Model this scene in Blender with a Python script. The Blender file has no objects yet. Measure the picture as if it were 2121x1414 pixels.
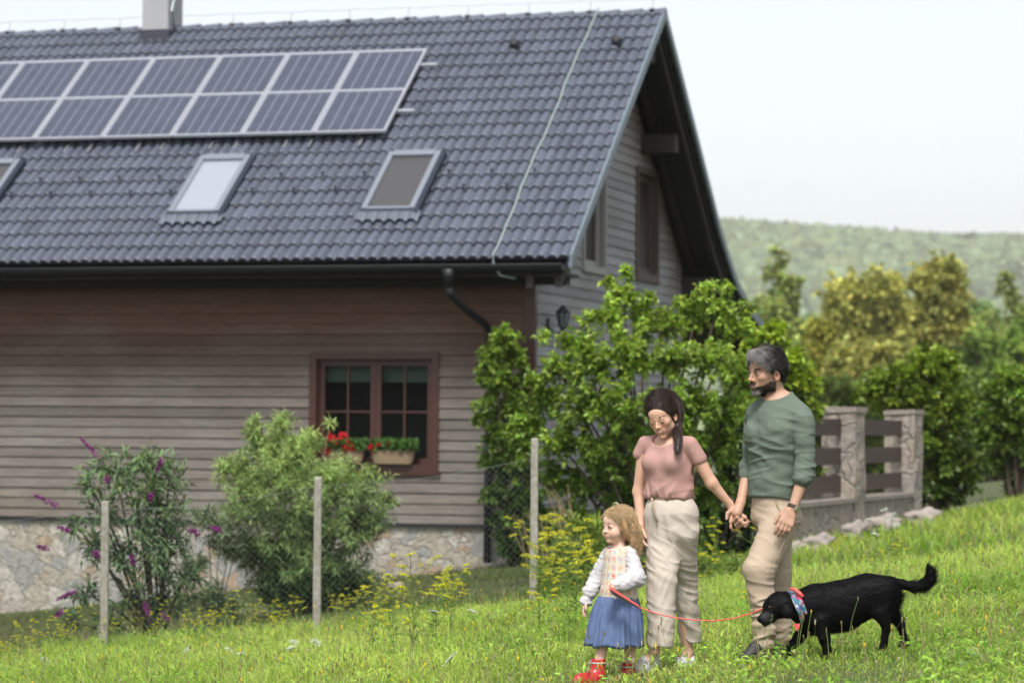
import bpy, math, random
import numpy as np
from mathutils import Vector, Matrix
rng = np.random.default_rng(7)
random.seed(7)
scene = bpy.context.scene
COL = scene.collection

# ------------------------------------------------------------------ camera
FPX, CX, CY = 5814.2, 1060.5, 707.0          # focal length in photo pixels
PITCH, ROLL, EYE = 0.0266, 0.0069, 1.4
_cp, _sp, _cr, _sr = math.cos(PITCH), math.sin(PITCH), math.cos(ROLL), math.sin(ROLL)
FW = np.array([0, _cp, _sp]); _u0 = np.array([0, -_sp, _cp]); _r0 = np.array([1., 0, 0])
RT = _r0*_cr + _u0*_sr; UP = -_r0*_sr + _u0*_cr
def W(px, py, d):
    """world point seen at photo pixel (px,py) standing d metres down the view"""
    r = FW + RT*(px-CX)/FPX + UP*(CY-py)/FPX
    return r*(d/r[1]) + np.array([0, 0, EYE])
cd = bpy.data.cameras.new("camera"); cam = bpy.data.objects.new("camera", cd); COL.objects.link(cam)
cam.matrix_world = Matrix(((RT[0], UP[0], -FW[0], 0), (RT[1], UP[1], -FW[1], 0), (RT[2], UP[2], -FW[2], EYE), (0, 0, 0, 1)))
cd.sensor_width = 36; cd.lens = FPX/2121*36; cd.clip_end = 9000; cd.clip_start = .5
cd.dof.use_dof = True; cd.dof.focus_distance = 16.1; cd.dof.aperture_fstop = 3.0
scene.camera = cam

# ------------------------------------------------------------------ light
SUN_EL, SUN_AZ = math.radians(57), math.radians(-172)      # azimuth from +Y, clockwise positive
w = bpy.data.worlds.new("World"); scene.world = w; w.use_nodes = True
nt = w.node_tree; nt.nodes.clear()
sky = nt.nodes.new('ShaderNodeTexSky'); sky.sky_type = 'NISHITA'; sky.sun_disc = False
sky.sun_elevation = SUN_EL; sky.sun_rotation = SUN_AZ
sky.air_density = 1.0; sky.dust_density = 2.0; sky.ozone_density = 1.0
hs = nt.nodes.new('ShaderNodeHueSaturation'); hs.inputs['Saturation'].default_value = .25
bg = nt.nodes.new('ShaderNodeBackground'); bg.inputs['Strength'].default_value = .108
wo = nt.nodes.new('ShaderNodeOutputWorld')
nt.links.new(sky.outputs[0], hs.inputs['Color']); nt.links.new(hs.outputs[0], bg.inputs[0]); nt.links.new(bg.outputs[0], wo.inputs[0])
sd = bpy.data.lights.new("sun", 'SUN'); sd.energy = 2.2; sd.angle = math.radians(16); sd.color = (1, .95, .87)
so = bpy.data.objects.new("sun", sd); COL.objects.link(so)
_d = Vector((math.sin(SUN_AZ)*math.cos(SUN_EL), math.cos(SUN_AZ)*math.cos(SUN_EL), math.sin(SUN_EL)))
so.rotation_euler = _d.to_track_quat('Z', 'Y').to_euler()
vs = scene.view_settings; vs.view_transform = 'Standard'; vs.look = 'None'; vs.exposure = .92; vs.gamma = 1
scene.cycles.max_bounces = 7; scene.cycles.transparent_max_bounces = 8; scene.cycles.volume_bounces = 0
scene.cycles.diffuse_bounces = 3; scene.cycles.glossy_bounces = 3
scene.cycles.use_denoising = True

# ------------------------------------------------------------------ helpers
OFF = {}
def tag(o, label=None, cat=None, group=None, kind=None):
    if label: o['label'] = label
    if cat: o['category'] = cat
    if group: o['group'] = group
    if kind: o['kind'] = kind
    return o
def thing(name, loc, label, cat, group=None, rz=0):
    o = bpy.data.objects.new(name, None); COL.objects.link(o); o.empty_display_size = .1
    o.location = tuple(loc); o.rotation_euler = (0, 0, rz); OFF[o.name] = np.array(loc, float) if rz == 0 else np.zeros(3)
    return tag(o, label, cat, group)
def mesh_np(name, V, F, mat, parent=None, col=None, smooth=True, mats=None, midx=None):
    """V (n,3) world coords (local for rotated parents); F list of (m,k) int arrays"""
    V = np.asarray(V, np.float64).reshape(-1, 3)
    off = OFF.get(parent.name, np.zeros(3)) if parent else np.zeros(3)
    me = bpy.data.meshes.new(name)
    if not isinstance(F, (list, tuple)): F = [F]
    F = [np.asarray(f, np.int64) for f in F if len(f)]
    nv = len(V); nl = sum(f.size for f in F); nf = sum(len(f) for f in F)
    me.vertices.add(nv); me.vertices.foreach_set('co', (V-off).astype(np.float32).ravel())
    me.loops.add(nl); me.loops.foreach_set('vertex_index', np.concatenate([f.ravel() for f in F]).astype(np.int32))
    ks = np.concatenate([np.full(len(f), f.shape[1]) for f in F])
    me.polygons.add(nf); me.polygons.foreach_set('loop_start', np.concatenate([[0], np.cumsum(ks)[:-1]]).astype(np.int32))
    me.polygons.foreach_set('use_smooth', np.full(nf, smooth))
    if col is not None:
        a = me.color_attributes.new('Col', 'FLOAT_COLOR', 'POINT')
        c = np.ones((nv, 4), np.float32); c[:, :3] = col; a.data.foreach_set('color', c.ravel())
    for m in (mats or [mat]): me.materials.append(m)
    if midx is not None: me.polygons.foreach_set('material_index', np.asarray(midx, np.int32))
    me.update(calc_edges=True); me.validate()
    o = bpy.data.objects.new(name, me); COL.objects.link(o)
    if parent: o.parent = parent; OFF[o.name] = off
    return o
def copy_tree(o, parent=None):
    c = o.copy(); COL.objects.link(c)
    if parent: c.parent = parent
    OFF[c.name] = OFF.get(o.name, np.zeros(3))
    for ch in list(o.children): copy_tree(ch, c)
    return c
class MB:
    """collects shapes into one mesh"""
    def __init__(s): s.V = []; s.T = []; s.Q = []; s.n = 0; s.C = []
    def add(s, V, Q=None, T=None, c=(1, 1, 1)):
        V = np.asarray(V, float).reshape(-1, 3)
        if Q is not None and len(Q): s.Q.append(np.asarray(Q)+s.n)
        if T is not None and len(T): s.T.append(np.asarray(T)+s.n)
        s.V.append(V); c = np.asarray(c, float); s.C.append(np.broadcast_to(c, (len(V), 3))); s.n += len(V)
    def box(s, a, b, c=(1, 1, 1), M=None):
        x0, y0, z0 = a; x1, y1, z1 = b
        V = np.array([[x, y, z] for z in (z0, z1) for y in (y0, y1) for x in (x0, x1)], float)
        if M is not None: V = V @ np.asarray(M[0]).T + np.asarray(M[1])
        s.add(V, [[0, 2, 3, 1], [4, 5, 7, 6], [0, 1, 5, 4], [2, 6, 7, 3], [0, 4, 6, 2], [1, 3, 7, 5]], c=c)
    def hexa(s, V8, c=(1, 1, 1)):
        s.add(V8, [[0, 2, 3, 1], [4, 5, 7, 6], [0, 1, 5, 4], [2, 6, 7, 3], [0, 4, 6, 2], [1, 3, 7, 5]], c=c)
    def tube(s, P, r, n=8, c=(1, 1, 1), cap=True):
        P = np.asarray(P, float); r = np.broadcast_to(np.asarray(r, float), (len(P),))
        T = np.gradient(P, axis=0); T /= np.linalg.norm(T, axis=1)[:, None]+1e-12
        up = np.array([0, 0, 1.]) if abs(T[0, 2]) < .9 else np.array([1., 0, 0])
        A = np.cross(T, up); A /= np.linalg.norm(A, axis=1)[:, None]+1e-12; B = np.cross(T, A)
        an = np.arange(n)/n*2*math.pi
        V = (P[:, None]+r[:, None, None]*(A[:, None]*np.cos(an)[None, :, None]+B[:, None]*np.sin(an)[None, :, None])).reshape(-1, 3)
        k = len(P); i = np.arange(k-1)[:, None]*n; j = np.arange(n)[None]; j2 = (j+1) % n
        Q = np.stack([i+j, i+j2, i+n+j2, i+n+j], -1).reshape(-1, 4)
        Tt = []
        if cap:
            V = np.vstack([V, P[0], P[-1]]); m = k*n
            Tt = [[m, (q+1) % n, q] for q in range(n)]+[[m+1, (k-1)*n+q, (k-1)*n+(q+1) % n] for q in range(n)]
        if not isinstance(c, tuple) and np.ndim(c) == 2: c = np.vstack([np.repeat(c, n, 0), c[:1], c[-1:]]) if cap else np.repeat(c, n, 0)
        s.add(V, Q, Tt, c=c)
    def ell(s, c0, r, n=12, m=8, c=(1, 1, 1), R=None):
        th = np.linspace(0, math.pi, m+1)[:, None]; ph = np.arange(n)[None]/n*2*math.pi
        V = np.stack([np.sin(th)*np.cos(ph), np.sin(th)*np.sin(ph), np.cos(th)+0*ph], -1).reshape(-1, 3)*np.asarray(r)
        if R is not None: V = V @ np.asarray(R).T
        i = np.arange(m)[:, None]*n; j = np.arange(n)[None]; j2 = (j+1) % n
        s.add(V+np.asarray(c0), np.stack([i+j, i+n+j, i+n+j2, i+j2], -1).reshape(-1, 4), c=c)
    def build(s, name, mat, parent=None, smooth=False, col=True, **k):
        V = np.vstack(s.V); F = []
        if s.Q: F.append(np.vstack(s.Q))
        if s.T: F.append(np.vstack(s.T))
        return mesh_np(name, V, F, mat, parent, np.vstack(s.C) if col else None, smooth, **k)

def vnoise(P, seed=0):
    P = np.asarray(P, float); I = np.floor(P).astype(np.int64); f = P-I; f = f*f*(3-2*f); out = 0
    for dx in (0, 1):
        for dy in (0, 1):
            for dz in (0, 1):
                h = ((I[..., 0]+dx)*73856093) ^ ((I[..., 1]+dy)*19349663) ^ ((I[..., 2]+dz)*83492791) ^ (seed*2654435)
                h = (h ^ (h >> 13))*1274126177; h = (h ^ (h >> 16)) & 0xFFFF
                out = out + (h/32767.5-1)*np.where(dx, f[..., 0], 1-f[..., 0])*np.where(dy, f[..., 1], 1-f[..., 1])*np.where(dz, f[..., 2], 1-f[..., 2])
    return out
def strand_mesh(P, r, tip=.3):
    """P (n,k,3) strands -> three sided tubes"""
    n, k, _ = P.shape
    T = np.gradient(P, axis=1); T /= np.linalg.norm(T, axis=2)[..., None]+1e-9
    up = np.where(np.abs(T[..., 2:3]) < .9, np.array([0, 0, 1.]), np.array([1., 0, 0]))
    A = np.cross(T, up); A /= np.linalg.norm(A, axis=2)[..., None]+1e-9; B = np.cross(T, A)
    rr = (np.broadcast_to(np.asarray(r, float), (n,))[:, None]*np.linspace(1, tip, k)[None])[..., None]
    V = np.stack([P+rr*(A*math.cos(a)+B*math.sin(a)) for a in (0, 2.094, 4.189)], 2)
    b = np.arange(n)[:, None, None]*k*3+np.arange(k-1)[None, :, None]*3
    Q = np.concatenate([np.stack([b+i, b+(i+1) % 3, b+3+(i+1) % 3, b+3+i], -1) for i in range(3)], 2).reshape(-1, 4)
    return V.reshape(-1, 3), Q

# ------------------------------------------------------------------ materials
def mat(name, base=(.5, .5, .5), rough=.6, attr=False, noise=None, bump=None, metal=0, spec=.5, transl=0, sss=0, stretch=None, tint=None, coat=0, alpha=None):
    """principled with optional Col attribute, colour noise (scale, amount, colour2), bump (scale, distance)"""
    m = bpy.data.materials.new(name); m.use_nodes = True; t = m.node_tree; N = t.nodes; L = t.links
    p = N['Principled BSDF']; p.inputs['Roughness'].default_value = rough; p.inputs['Metallic'].default_value = metal
    p.inputs['Specular IOR Level'].default_value = spec; p.inputs['Base Color'].default_value = (*base, 1)
    if coat: p.inputs['Coat Weight'].default_value = coat
    if sss: p.inputs['Subsurface Weight'].default_value = sss; p.inputs['Subsurface Radius'].default_value = (.02, .008, .004); p.inputs['Subsurface Scale'].default_value = .5
    tc = N.new('ShaderNodeTexCoord'); mp = N.new('ShaderNodeMapping'); L.new(tc.outputs['Object'], mp.inputs[0])
    if stretch: mp.inputs['Scale'].default_value = stretch
    c = None
    if attr:
        a = N.new('ShaderNodeVertexColor'); a.layer_name = 'Col'; mx = N.new('ShaderNodeMixRGB'); mx.blend_type = 'MULTIPLY'; mx.inputs[0].default_value = 1
        mx.inputs[1].default_value = (*base, 1); L.new(a.outputs[0], mx.inputs[2]); c = mx.outputs[0]
    if noise:
        n = N.new('ShaderNodeTexNoise'); n.inputs['Scale'].default_value = noise[0]; n.inputs['Detail'].default_value = 5; L.new(mp.outputs[0], n.inputs[0])
        r = N.new('ShaderNodeMapRange'); r.inputs[1].default_value = .35; r.inputs[2].default_value = .65; r.inputs[4].default_value = noise[1]; L.new(n.outputs[0], r.inputs[0])
        mx = N.new('ShaderNodeMixRGB'); L.new(r.outputs[0], mx.inputs[0])
        if c: L.new(c, mx.inputs[1])
        else: mx.inputs[1].default_value = (*base, 1)
        if tint == 'mul':
            m2 = N.new('ShaderNodeMixRGB'); m2.blend_type = 'MULTIPLY'; m2.inputs[0].default_value = 1; L.new(c, m2.inputs[1]); m2.inputs[2].default_value = (*noise[2], 1); L.new(m2.outputs[0], mx.inputs[2])
        else: mx.inputs[2].default_value = (*noise[2], 1)
        c = mx.outputs[0]
    if c: L.new(c, p.inputs['Base Color'])
    if bump:
        n = N.new('ShaderNodeTexNoise'); n.inputs['Scale'].default_value = bump[0]; n.inputs['Detail'].default_value = 4; L.new(mp.outputs[0], n.inputs[0])
        b = N.new('ShaderNodeBump'); b.inputs['Distance'].default_value = bump[1]; L.new(n.outputs[0], b.inputs['Height']); L.new(b.outputs[0], p.inputs['Normal'])
    if transl:
        tr = N.new('ShaderNodeBsdfTranslucent'); ms = N.new('ShaderNodeMixShader'); ms.inputs[0].default_value = transl
        if c: L.new(c, tr.inputs[0])
        else: tr.inputs[0].default_value = (*base, 1)
        L.new(p.outputs[0], ms.inputs[1]); L.new(tr.outputs[0], ms.inputs[2]); L.new(ms.outputs[0], N['Material Output'].inputs[0])
    return m
def leafmat(name, base, rough=.5, transl=.35, spec=.35): return mat(name, base, rough, attr=True, transl=transl, spec=spec)

# ------------------------------------------------------------------ terrain
def gz(x, y):
    x = np.asarray(x, float); y = np.asarray(y, float)
    z = .113*(30*np.tanh(x/30)-1.46)-.0185*(np.minimum(y, 60)-16.15)
    z = z - 7*np.clip((y-56)/70, 0, 1)**1.5
    z = z*np.where(y > 130, np.clip(1-(y-130)/200, .0, 1), 1) + np.where(y > 130, -6*(1-np.clip(1-(y-130)/200, 0, 1)), 0)
    near = np.clip(1-np.abs(y-16)/30, 0, 1)
    P = np.stack([x*.6, y*.35, 0*x], -1); z = z + .05*vnoise(P, 3)*np.clip(1-np.abs(y-25)/40, 0.2, 1) + .02*vnoise(P*3, 4)*near
    return z
def grid(xs, ys, f):
    X, Y = np.meshgrid(xs, ys); V = np.stack([X, Y, f(X, Y)], -1).reshape(-1, 3); nx = len(xs)
    i = np.arange(len(ys)-1)[:, None]*nx; j = np.arange(nx-1)[None]
    return V, np.stack([i+j, i+j+1, i+nx+j+1, i+nx+j], -1).reshape(-1, 4)
xs = np.concatenate([np.linspace(-1800, -60, 15), np.linspace(-50, -14, 13), np.linspace(-13, 16, 88), np.linspace(18, 60, 15), np.linspace(80, 1800, 15)])
ys = np.concatenate([np.linspace(-60, 6, 12), np.linspace(7, 60, 110), np.linspace(64, 200, 30), np.linspace(220, 4600, 22)])
V, Q = grid(xs, ys, gz)
g_mat = mat('soil_grass', (.055, .09, .022), .95, noise=(3.0, .7, (.10, .085, .045)), bump=(30, .03))
tag(mesh_np('ground', V, Q, g_mat), kind='structure')
def hillz(x, y):
    crest = 166 - 10*np.clip((x-170)/170, 0, 1) + 5*vnoise(np.stack([x/150, y/300, 0*x], -1), 9)
    t = np.clip((y-1120)/1480, 0, 1); t2 = np.clip((4400-y)/1600, 0, 1)
    return -12 + (crest+12+EYE)*np.minimum((t*t*(3-2*t)), t2) + 20.0*vnoise(np.stack([x/140, y/220, 0*x+.5], -1), 5)*t*(1-t)*2
hx = np.linspace(-1400, 1800, 90); hy = np.linspace(1060, 4400, 60)
V, Q = grid(hx, hy, hillz)
tag(mesh_np('hill', V, Q, mat('hill_floor', (.04, .06, .025), .9)), kind='structure')

# ------------------------------------------------------------------ foliage tools
def leaf_mesh(C, D, Nn, Ln, Wd, fold=.25, droop=.12):
    """C base points, D directions, Nn approx normals"""
    D = D/(np.linalg.norm(D, axis=1)[:, None]+1e-9); S = np.cross(D, Nn); S /= np.linalg.norm(S, axis=1)[:, None]+1e-9; U = np.cross(S, D)
    Ln = np.broadcast_to(Ln, (len(C),))[:, None]; Wd = np.broadcast_to(Wd, (len(C),))[:, None]
    mid = C+D*Ln*.45; L = mid-S*Wd*.5+U*Wd*fold; R = mid+S*Wd*.5+U*Wd*fold; tip = C+D*Ln-U*Ln*droop
    V = np.stack([C, L, tip, R, mid-U*Ln*.0], 1).reshape(-1, 3); b = np.arange(len(C))[:, None]*5
    T = np.concatenate([b+np.array(t) for t in ([0, 4, 1], [4, 2, 1], [0, 3, 4], [4, 3, 2])], 0)
    return V, T
def rdir(n, r=rng):
    v = r.normal(size=(n, 3)); return v/np.linalg.norm(v, axis=1)[:, None]
def bez(a, b, c, k):
    t = np.linspace(0, 1, k)[:, None]; return (1-t)**2*a+2*t*(1-t)*b+t*t*c
def shrub(name, base, clumps, label, cat, leafm, stemm, nl, Ln, Wd, twig=.35, group=None, up=.35, stem_r=.02, nstem=5, cvar=.35, top=None, bot=None, twigs_per=26, droop=.12, fol='foliage', stem='stem', spread=1., flat=0):
    """clumps: (centre xyz, radius); twigs radiate in each clump and carry the leaves"""
    t = thing(name, base, label, cat, group)
    base = np.array(base, float); sb = MB()
    tot = sum(r**2 for _, r in clumps); LC = []; LD = []; LN = []; LCc = []
    for ci, (c, r) in enumerate(clumps):
        c = np.array(c, float); s0 = base+np.array([rng.normal()*.05, rng.normal()*.05, 0])*stem_r/.02
        mid = s0*.5+c*.5; mid[:2] = s0[:2]*.65+c[:2]*.35
        if ci < nstem*3: sb.tube(bez(s0-[0, 0, .1], mid, c, 7), np.linspace(stem_r, stem_r*.35, 7), 6)
        nt_ = max(5, int(twigs_per)); n = max(10, int(nl*r*r/tot)); per = max(2, n//nt_)
        dirs = rdir(nt_); dirs[:, 2] = dirs[:, 2]*(.9)+up*.6; dirs /= np.linalg.norm(dirs, axis=1)[:, None]
        st = c+rdir(nt_)*r*.6*rng.random((nt_, 1)); ln = r*rng.uniform(.55, 1.1, nt_)*spread
        en = st+dirs*ln[:, None]; en[:, 2] += up*.15*ln
        tt = rng.random((nt_, per))**.7; tt = np.clip(tt, 0, 1)
        Pp = st[:, None]+(en-st)[:, None]*tt[..., None]; Pp[..., 2] += -.1*ln[:, None]*(tt**2)
        jit = rdir(nt_*per).reshape(nt_, per, 3)
        dd = dirs[:, None]*.5+jit*.8; dd[..., 2] += .05
        Pp = Pp+jit*twig*.12*r
        nn = rdir(nt_*per).reshape(nt_, per, 3)*.7; nn[..., 2] += 1.0
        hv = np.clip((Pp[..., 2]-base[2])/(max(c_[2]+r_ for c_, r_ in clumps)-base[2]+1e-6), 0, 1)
        LC.append(Pp.reshape(-1, 3)); LD.append(dd.reshape(-1, 3)); LN.append(nn.reshape(-1, 3))
        b1 = 1+cvar*rng.normal(size=(nt_, 1))*.5+cvar*.6*rng.normal(size=(nt_, per))+ .12*rng.normal()
        LCc.append(np.stack([b1, hv], -1).reshape(-1, 2))
        for k in range(0, nt_, 3): sb.tube(np.stack([st[k], (st[k]+en[k])/2+[0, 0, .02*ln[k]], en[k]-[0, 0, .1*ln[k]]]), [stem_r*.25, stem_r*.18, stem_r*.08], 4, cap=False)
    LC = np.vstack(LC); LD = np.vstack(LD); LN = np.vstack(LN); b = np.vstack(LCc); n = len(LC)
    Lr = Ln*rng.uniform(.6, 1.25, n); V, T = leaf_mesh(LC, LD, LN, Lr, Lr*Wd/Ln, droop=droop)
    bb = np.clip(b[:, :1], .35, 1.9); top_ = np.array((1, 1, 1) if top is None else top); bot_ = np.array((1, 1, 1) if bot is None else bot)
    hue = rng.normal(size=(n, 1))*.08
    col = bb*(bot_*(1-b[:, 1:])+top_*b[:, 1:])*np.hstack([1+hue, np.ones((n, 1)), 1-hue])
    mesh_np(fol, V, T, leafm, t, np.repeat(np.clip(col, 0, 3), 5, 0), smooth=False)
    sb.build(stem, stemm, t, smooth=True, col=False)
    return t
bark = mat('bark', (.12, .09, .065), .9, noise=(25, .6, (.05, .04, .03)), bump=(60, .01))
bark_pale = mat('bark_pale', (.22, .19, .15), .9, noise=(25, .6, (.1, .08, .06)))
# ================================================================== HOUSE (local frame: u along the eave, v into the house, z up from the eave)
TH = .2843; PHI = .6401; E0 = np.array([.713, 35.472, 1.9916+EYE])
D1 = np.array([math.cos(TH), -math.sin(TH), 0]); D2 = np.array([math.sin(TH), math.cos(TH), 0])
def H(u, v, z): return E0+D1*u+D2*v+np.array([0, 0, z])
SL = 6.4427; CP, SP, TP = math.cos(PHI), math.sin(PHI), math.tan(PHI); VR, ZR = SL*CP, SL*SP
VF, UG, VB = .90, -.71, 9.45            # front wall plane, gable plane, back wall plane
UL = -14.0
house = thing('wooden_house', E0, 'large timber clad house with a steep dark tiled roof behind the garden', 'house', rz=-TH)
def tile_h(u):        # roll profile of one tile course
    t = (u/.15) % 1.0
    return .046*np.clip(np.sin(np.pi*np.clip((t-.20)/.80, 0, 1)), 0, 1)**.5
def roof_tiles(name, path, u0, u1, m, gauge=.3128*1.062):
    """path: function s -> (v,z,nv,nz); courses up the slope with a lip each"""
    nr = int(round((u1-u0)/.15)); nu = nr*8+1; us = np.linspace(u1-nr*.15, u1, nu); hh = tile_h(us-u1)
    L = path[1]; nc = int(L/gauge)+1; V = []; Q = []; C = []; n = 0
    for c in range(nc):
        sA = c*gauge-.02; sB = min(sA+gauge+.04, L)
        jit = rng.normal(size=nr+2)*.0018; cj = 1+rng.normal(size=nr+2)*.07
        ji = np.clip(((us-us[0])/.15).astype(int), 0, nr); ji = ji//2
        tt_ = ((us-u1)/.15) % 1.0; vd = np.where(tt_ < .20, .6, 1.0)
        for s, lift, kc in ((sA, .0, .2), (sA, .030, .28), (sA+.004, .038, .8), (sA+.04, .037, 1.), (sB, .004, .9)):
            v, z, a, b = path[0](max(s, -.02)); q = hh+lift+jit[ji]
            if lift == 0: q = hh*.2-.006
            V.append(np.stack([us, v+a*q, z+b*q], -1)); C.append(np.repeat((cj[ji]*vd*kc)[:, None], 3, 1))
        i = np.arange(4)[:, None]*nu+n; j = np.arange(nu-1)[None]
        Q.append(np.stack([i+j, i+j+1, i+nu+j+1, i+nu+j], -1).reshape(-1, 4)); n += 5*nu
    return mesh_np(name, np.vstack(V), np.vstack(Q), m, house, np.vstack(C), smooth=True)
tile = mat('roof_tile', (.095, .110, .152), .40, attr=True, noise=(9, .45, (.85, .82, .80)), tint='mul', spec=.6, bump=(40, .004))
fpath = (lambda s: (s*CP, s*SP, -SP, CP), SL-.02)
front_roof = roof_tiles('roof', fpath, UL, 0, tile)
bend = [(VR, ZR), (VR+.01, ZR-.0075)]
pts = [(VR, ZR), (9.0, ZR-(9.0-VR)*TP), (9.7, .56), (10.4, .18), (11.2, -.1), (12.2, -.36), (13.4, -.62)]
pl = np.array(pts); sl = np.concatenate([[0], np.cumsum(np.hypot(*np.diff(pl, axis=0).T))]); BL = sl[-1]
def bfun(s):
    q = BL-s; v = np.interp(q, sl, pl[:, 0]); z = np.interp(q, sl, pl[:, 1])
    v2 = np.interp(q+.1, sl, pl[:, 0]); z2 = np.interp(q+.1, sl, pl[:, 1]); v1 = np.interp(q-.1, sl, pl[:, 0]); z1 = np.interp(q-.1, sl, pl[:, 1])
    l = math.hypot(v2-v1, z2-z1)+1e-9; return v, z, -(z2-z1)/l, (v2-v1)/l
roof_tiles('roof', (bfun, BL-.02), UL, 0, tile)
# soffit (dark boards under the tiles) + rafters
dark_wood = mat('soffit_wood', (.013, .009, .009), .7, noise=(6, .5, (.022, .013, .012)), stretch=(1, 1, 6))
red_wood = mat('frame_wood', (.060, .019, .013), .45, noise=(14, .6, (.04, .014, .010)), stretch=(1, 6, 1))
so_ = MB(); prof = [(0.02, .0)] + [(VR, ZR)] + pts[1:]
for (a, b) in zip(prof[:-1], prof[1:]):
    t = .07; t2 = .19
    so_.hexa([[UL, a[0], a[1]-t2], [-.06, a[0], a[1]-t2], [UL, b[0], b[1]-t2], [-.06, b[0], b[1]-t2],
              [UL, a[0], a[1]-t], [-.06, a[0], a[1]-t], [UL, b[0], b[1]-t], [-.06, b[0], b[1]-t]])
so_.build('soffit', dark_wood, house, col=False)
rf_ = MB()
for uu in (-.10, -.48):
    for (a, b) in zip(prof[:-1], prof[1:]):
        rf_.hexa([[uu-.09, a[0], a[1]-.36], [uu, a[0], a[1]-.36], [uu-.09, b[0], b[1]-.36], [uu, b[0], b[1]-.36],
                  [uu-.09, a[0], a[1]-.192], [uu, a[0], a[1]-.192], [uu-.09, b[0], b[1]-.192], [uu, b[0], b[1]-.192]])
rf_.build('rafter', dark_wood, house, col=False)
beam_m = mat('beam_wood', (.028, .017, .017), .7, noise=(6, .6, (.016, .011, .011)))
for (v, z) in ((6.75, 2.12), (9.55, .12), (5.17, 3.28), (2.2, 1.2)):
    m = MB(); m.box((-2.0, v-.12, z-.15), (-.16, v+.12, z+.12)); m.build('roof_beam', beam_m, house, col=False)
m = MB(); m.box((UL, VF-.30, -.29), (-.2, VF-.08, -.08)); m.build('eaves_shade_beam', dark_wood, house, col=False)  # dark beam added to give the band of shade under the eaves
m = MB(); m.box((UL, .02, -.20), (-.1, VF, -.16)); m.build('eaves_soffit', dark_wood, house, col=False)
# verge trim and ridge
trim_m = mat('verge_metal', (.15, .19, .23), .5, metal=.2, noise=(6, .3, (.16, .19, .22)))
vg = MB()
for i, (a, b) in enumerate(zip(prof[:-1], prof[1:])):
    for (u0, u1, t0, t1) in ((-.015, .035, -.10, .055),):
        vg.hexa([[u0, a[0], a[1]+t0], [u1, a[0], a[1]+t0], [u0, b[0], b[1]+t0], [u1, b[0], b[1]+t0], [u0, a[0], a[1]+t1], [u1, a[0], a[1]+t1], [u0, b[0], b[1]+t1], [u1, b[0], b[1]+t1]])
vg.build('verge_trim', trim_m, house, col=False)
rd = MB()
for k in range(40):
    u1 = .03-k*.345; u0 = u1-.38; an = np.linspace(-.2, math.pi+.2, 9)
    ra, rb_ = .125, .112
    Va = np.stack([np.full(9, u1), VR+np.cos(an)*ra, ZR-.045+np.sin(an)*ra*.95], -1); Vb = np.stack([np.full(9, u0), VR+np.cos(an)*rb_, ZR-.065+np.sin(an)*rb_*.95], -1)
    q = [[i, i+1, 10+i, 9+i] for i in range(8)]; rd.add(np.vstack([Va, Vb]), q, c=(1+random.gauss(0, .06),)*3)
    rd.add(np.vstack([Va, [[u1, VR, ZR-.05]]]), T=[[i, i+1, 9] for i in range(8)])
rd.build('ridge_tiles', tile, house, smooth=True)
al = mat('zinc', (.45, .47, .5), .4, metal=.7)
for k in range(15):
    u = -.16-k*.93; m = MB(); m.tube([[u, VR-.02, ZR+.03], [u, VR-.02, ZR+.20]], .006, 5); m.box((u-.035, VR-.14, ZR+.045), (u+.035, VR-.02, ZR+.055)); m.build('conductor_holder', al, house, col=False)
m = MB(); uu = np.linspace(-13.5, -.1, 60); m.tube(np.stack([uu, 0*uu+VR-.02, ZR+.2+.008*np.sin(uu*9)], -1), .004, 5)
t_ = np.linspace(0, 1, 8); m.tube(np.stack([-.1+t_*.5, 0*t_+VR-.02, ZR+.2+.08*t_**2], -1), .004, 5); m.build('ridge_wire', al, house, col=False)
# roof cable
m = MB(); ss = np.linspace(6.46, -.03, 40); uu = -.975+.012*np.sin(ss*2.3)+.006*np.sin(ss*7); q_ = .095
P = np.stack([uu, ss*CP-SP*q_, ss*SP+CP*q_], -1); P = np.vstack([P, [[-.97, -.1, -.06], [-.90, -.02, -.2], [-.72, .06, -.24]]])
m.tube(P, .015, 6); m.build('roof_cable', mat('cable_sleeve', (.27, .33, .33), .5), house, smooth=True, col=False)
# chimney
m = MB(); u0, u1, v0, v1 = -8.0, -7.58, 4.78, 5.34; m.box((u0, v0, 3.62), (u1, v1, 5.6)); ch = m.build('chimney', mat('render_white', (.36, .36, .38), .85, noise=(3, .4, (.28, .30, .33)), bump=(40, .004)), house, col=False)
m = MB(); m.box((u0-.03, v0-.03, 3.3), (u1+.03, v1+.03, 3.80)); m.build('flashing', mat('dark_metal', (.05, .055, .075), .45, metal=.3), ch, col=False)
m = MB(); m.tube([[u1+.03, v0+.25, 3.75], [u1+.05, v0+.1, 3.95], [u1+.03, v0+.1, 4.1], [u1+.03, v0+.28, 4.5], [u1+.02, v0+.3, 4.75]], .026, 6); m.build('mounting_bracket', mat('galv', (.35, .4, .42), .4, metal=.5), ch, col=False, smooth=True)
def rp(u, s, q): return np.array([u, s*CP-SP*q, s*SP+CP*q])
def rbox(mb, u0, u1, s0, s1, q0, q1, c=(1, 1, 1)):
    mb.hexa([rp(u0, s0, q0), rp(u1, s0, q0), rp(u0, s1, q0), rp(u1, s1, q0), rp(u0, s0, q1), rp(u1, s0, q1), rp(u0, s1, q1), rp(u1, s1, q1)], c)
# roof vents
for (u, s) in ((-2.0, 5.45), (-.485, 5.45)):
    m = MB(); m.ell(rp(u, s, .07), (.085, .075, .10)); a = rp(u, s, .1); m.tube([a, a+[0, -.07, .03]], [.075, .06], 10); m.build('roof_vent', mat('vent_plastic', (.02, .022, .03), .6), house, smooth=True, col=False)
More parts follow.
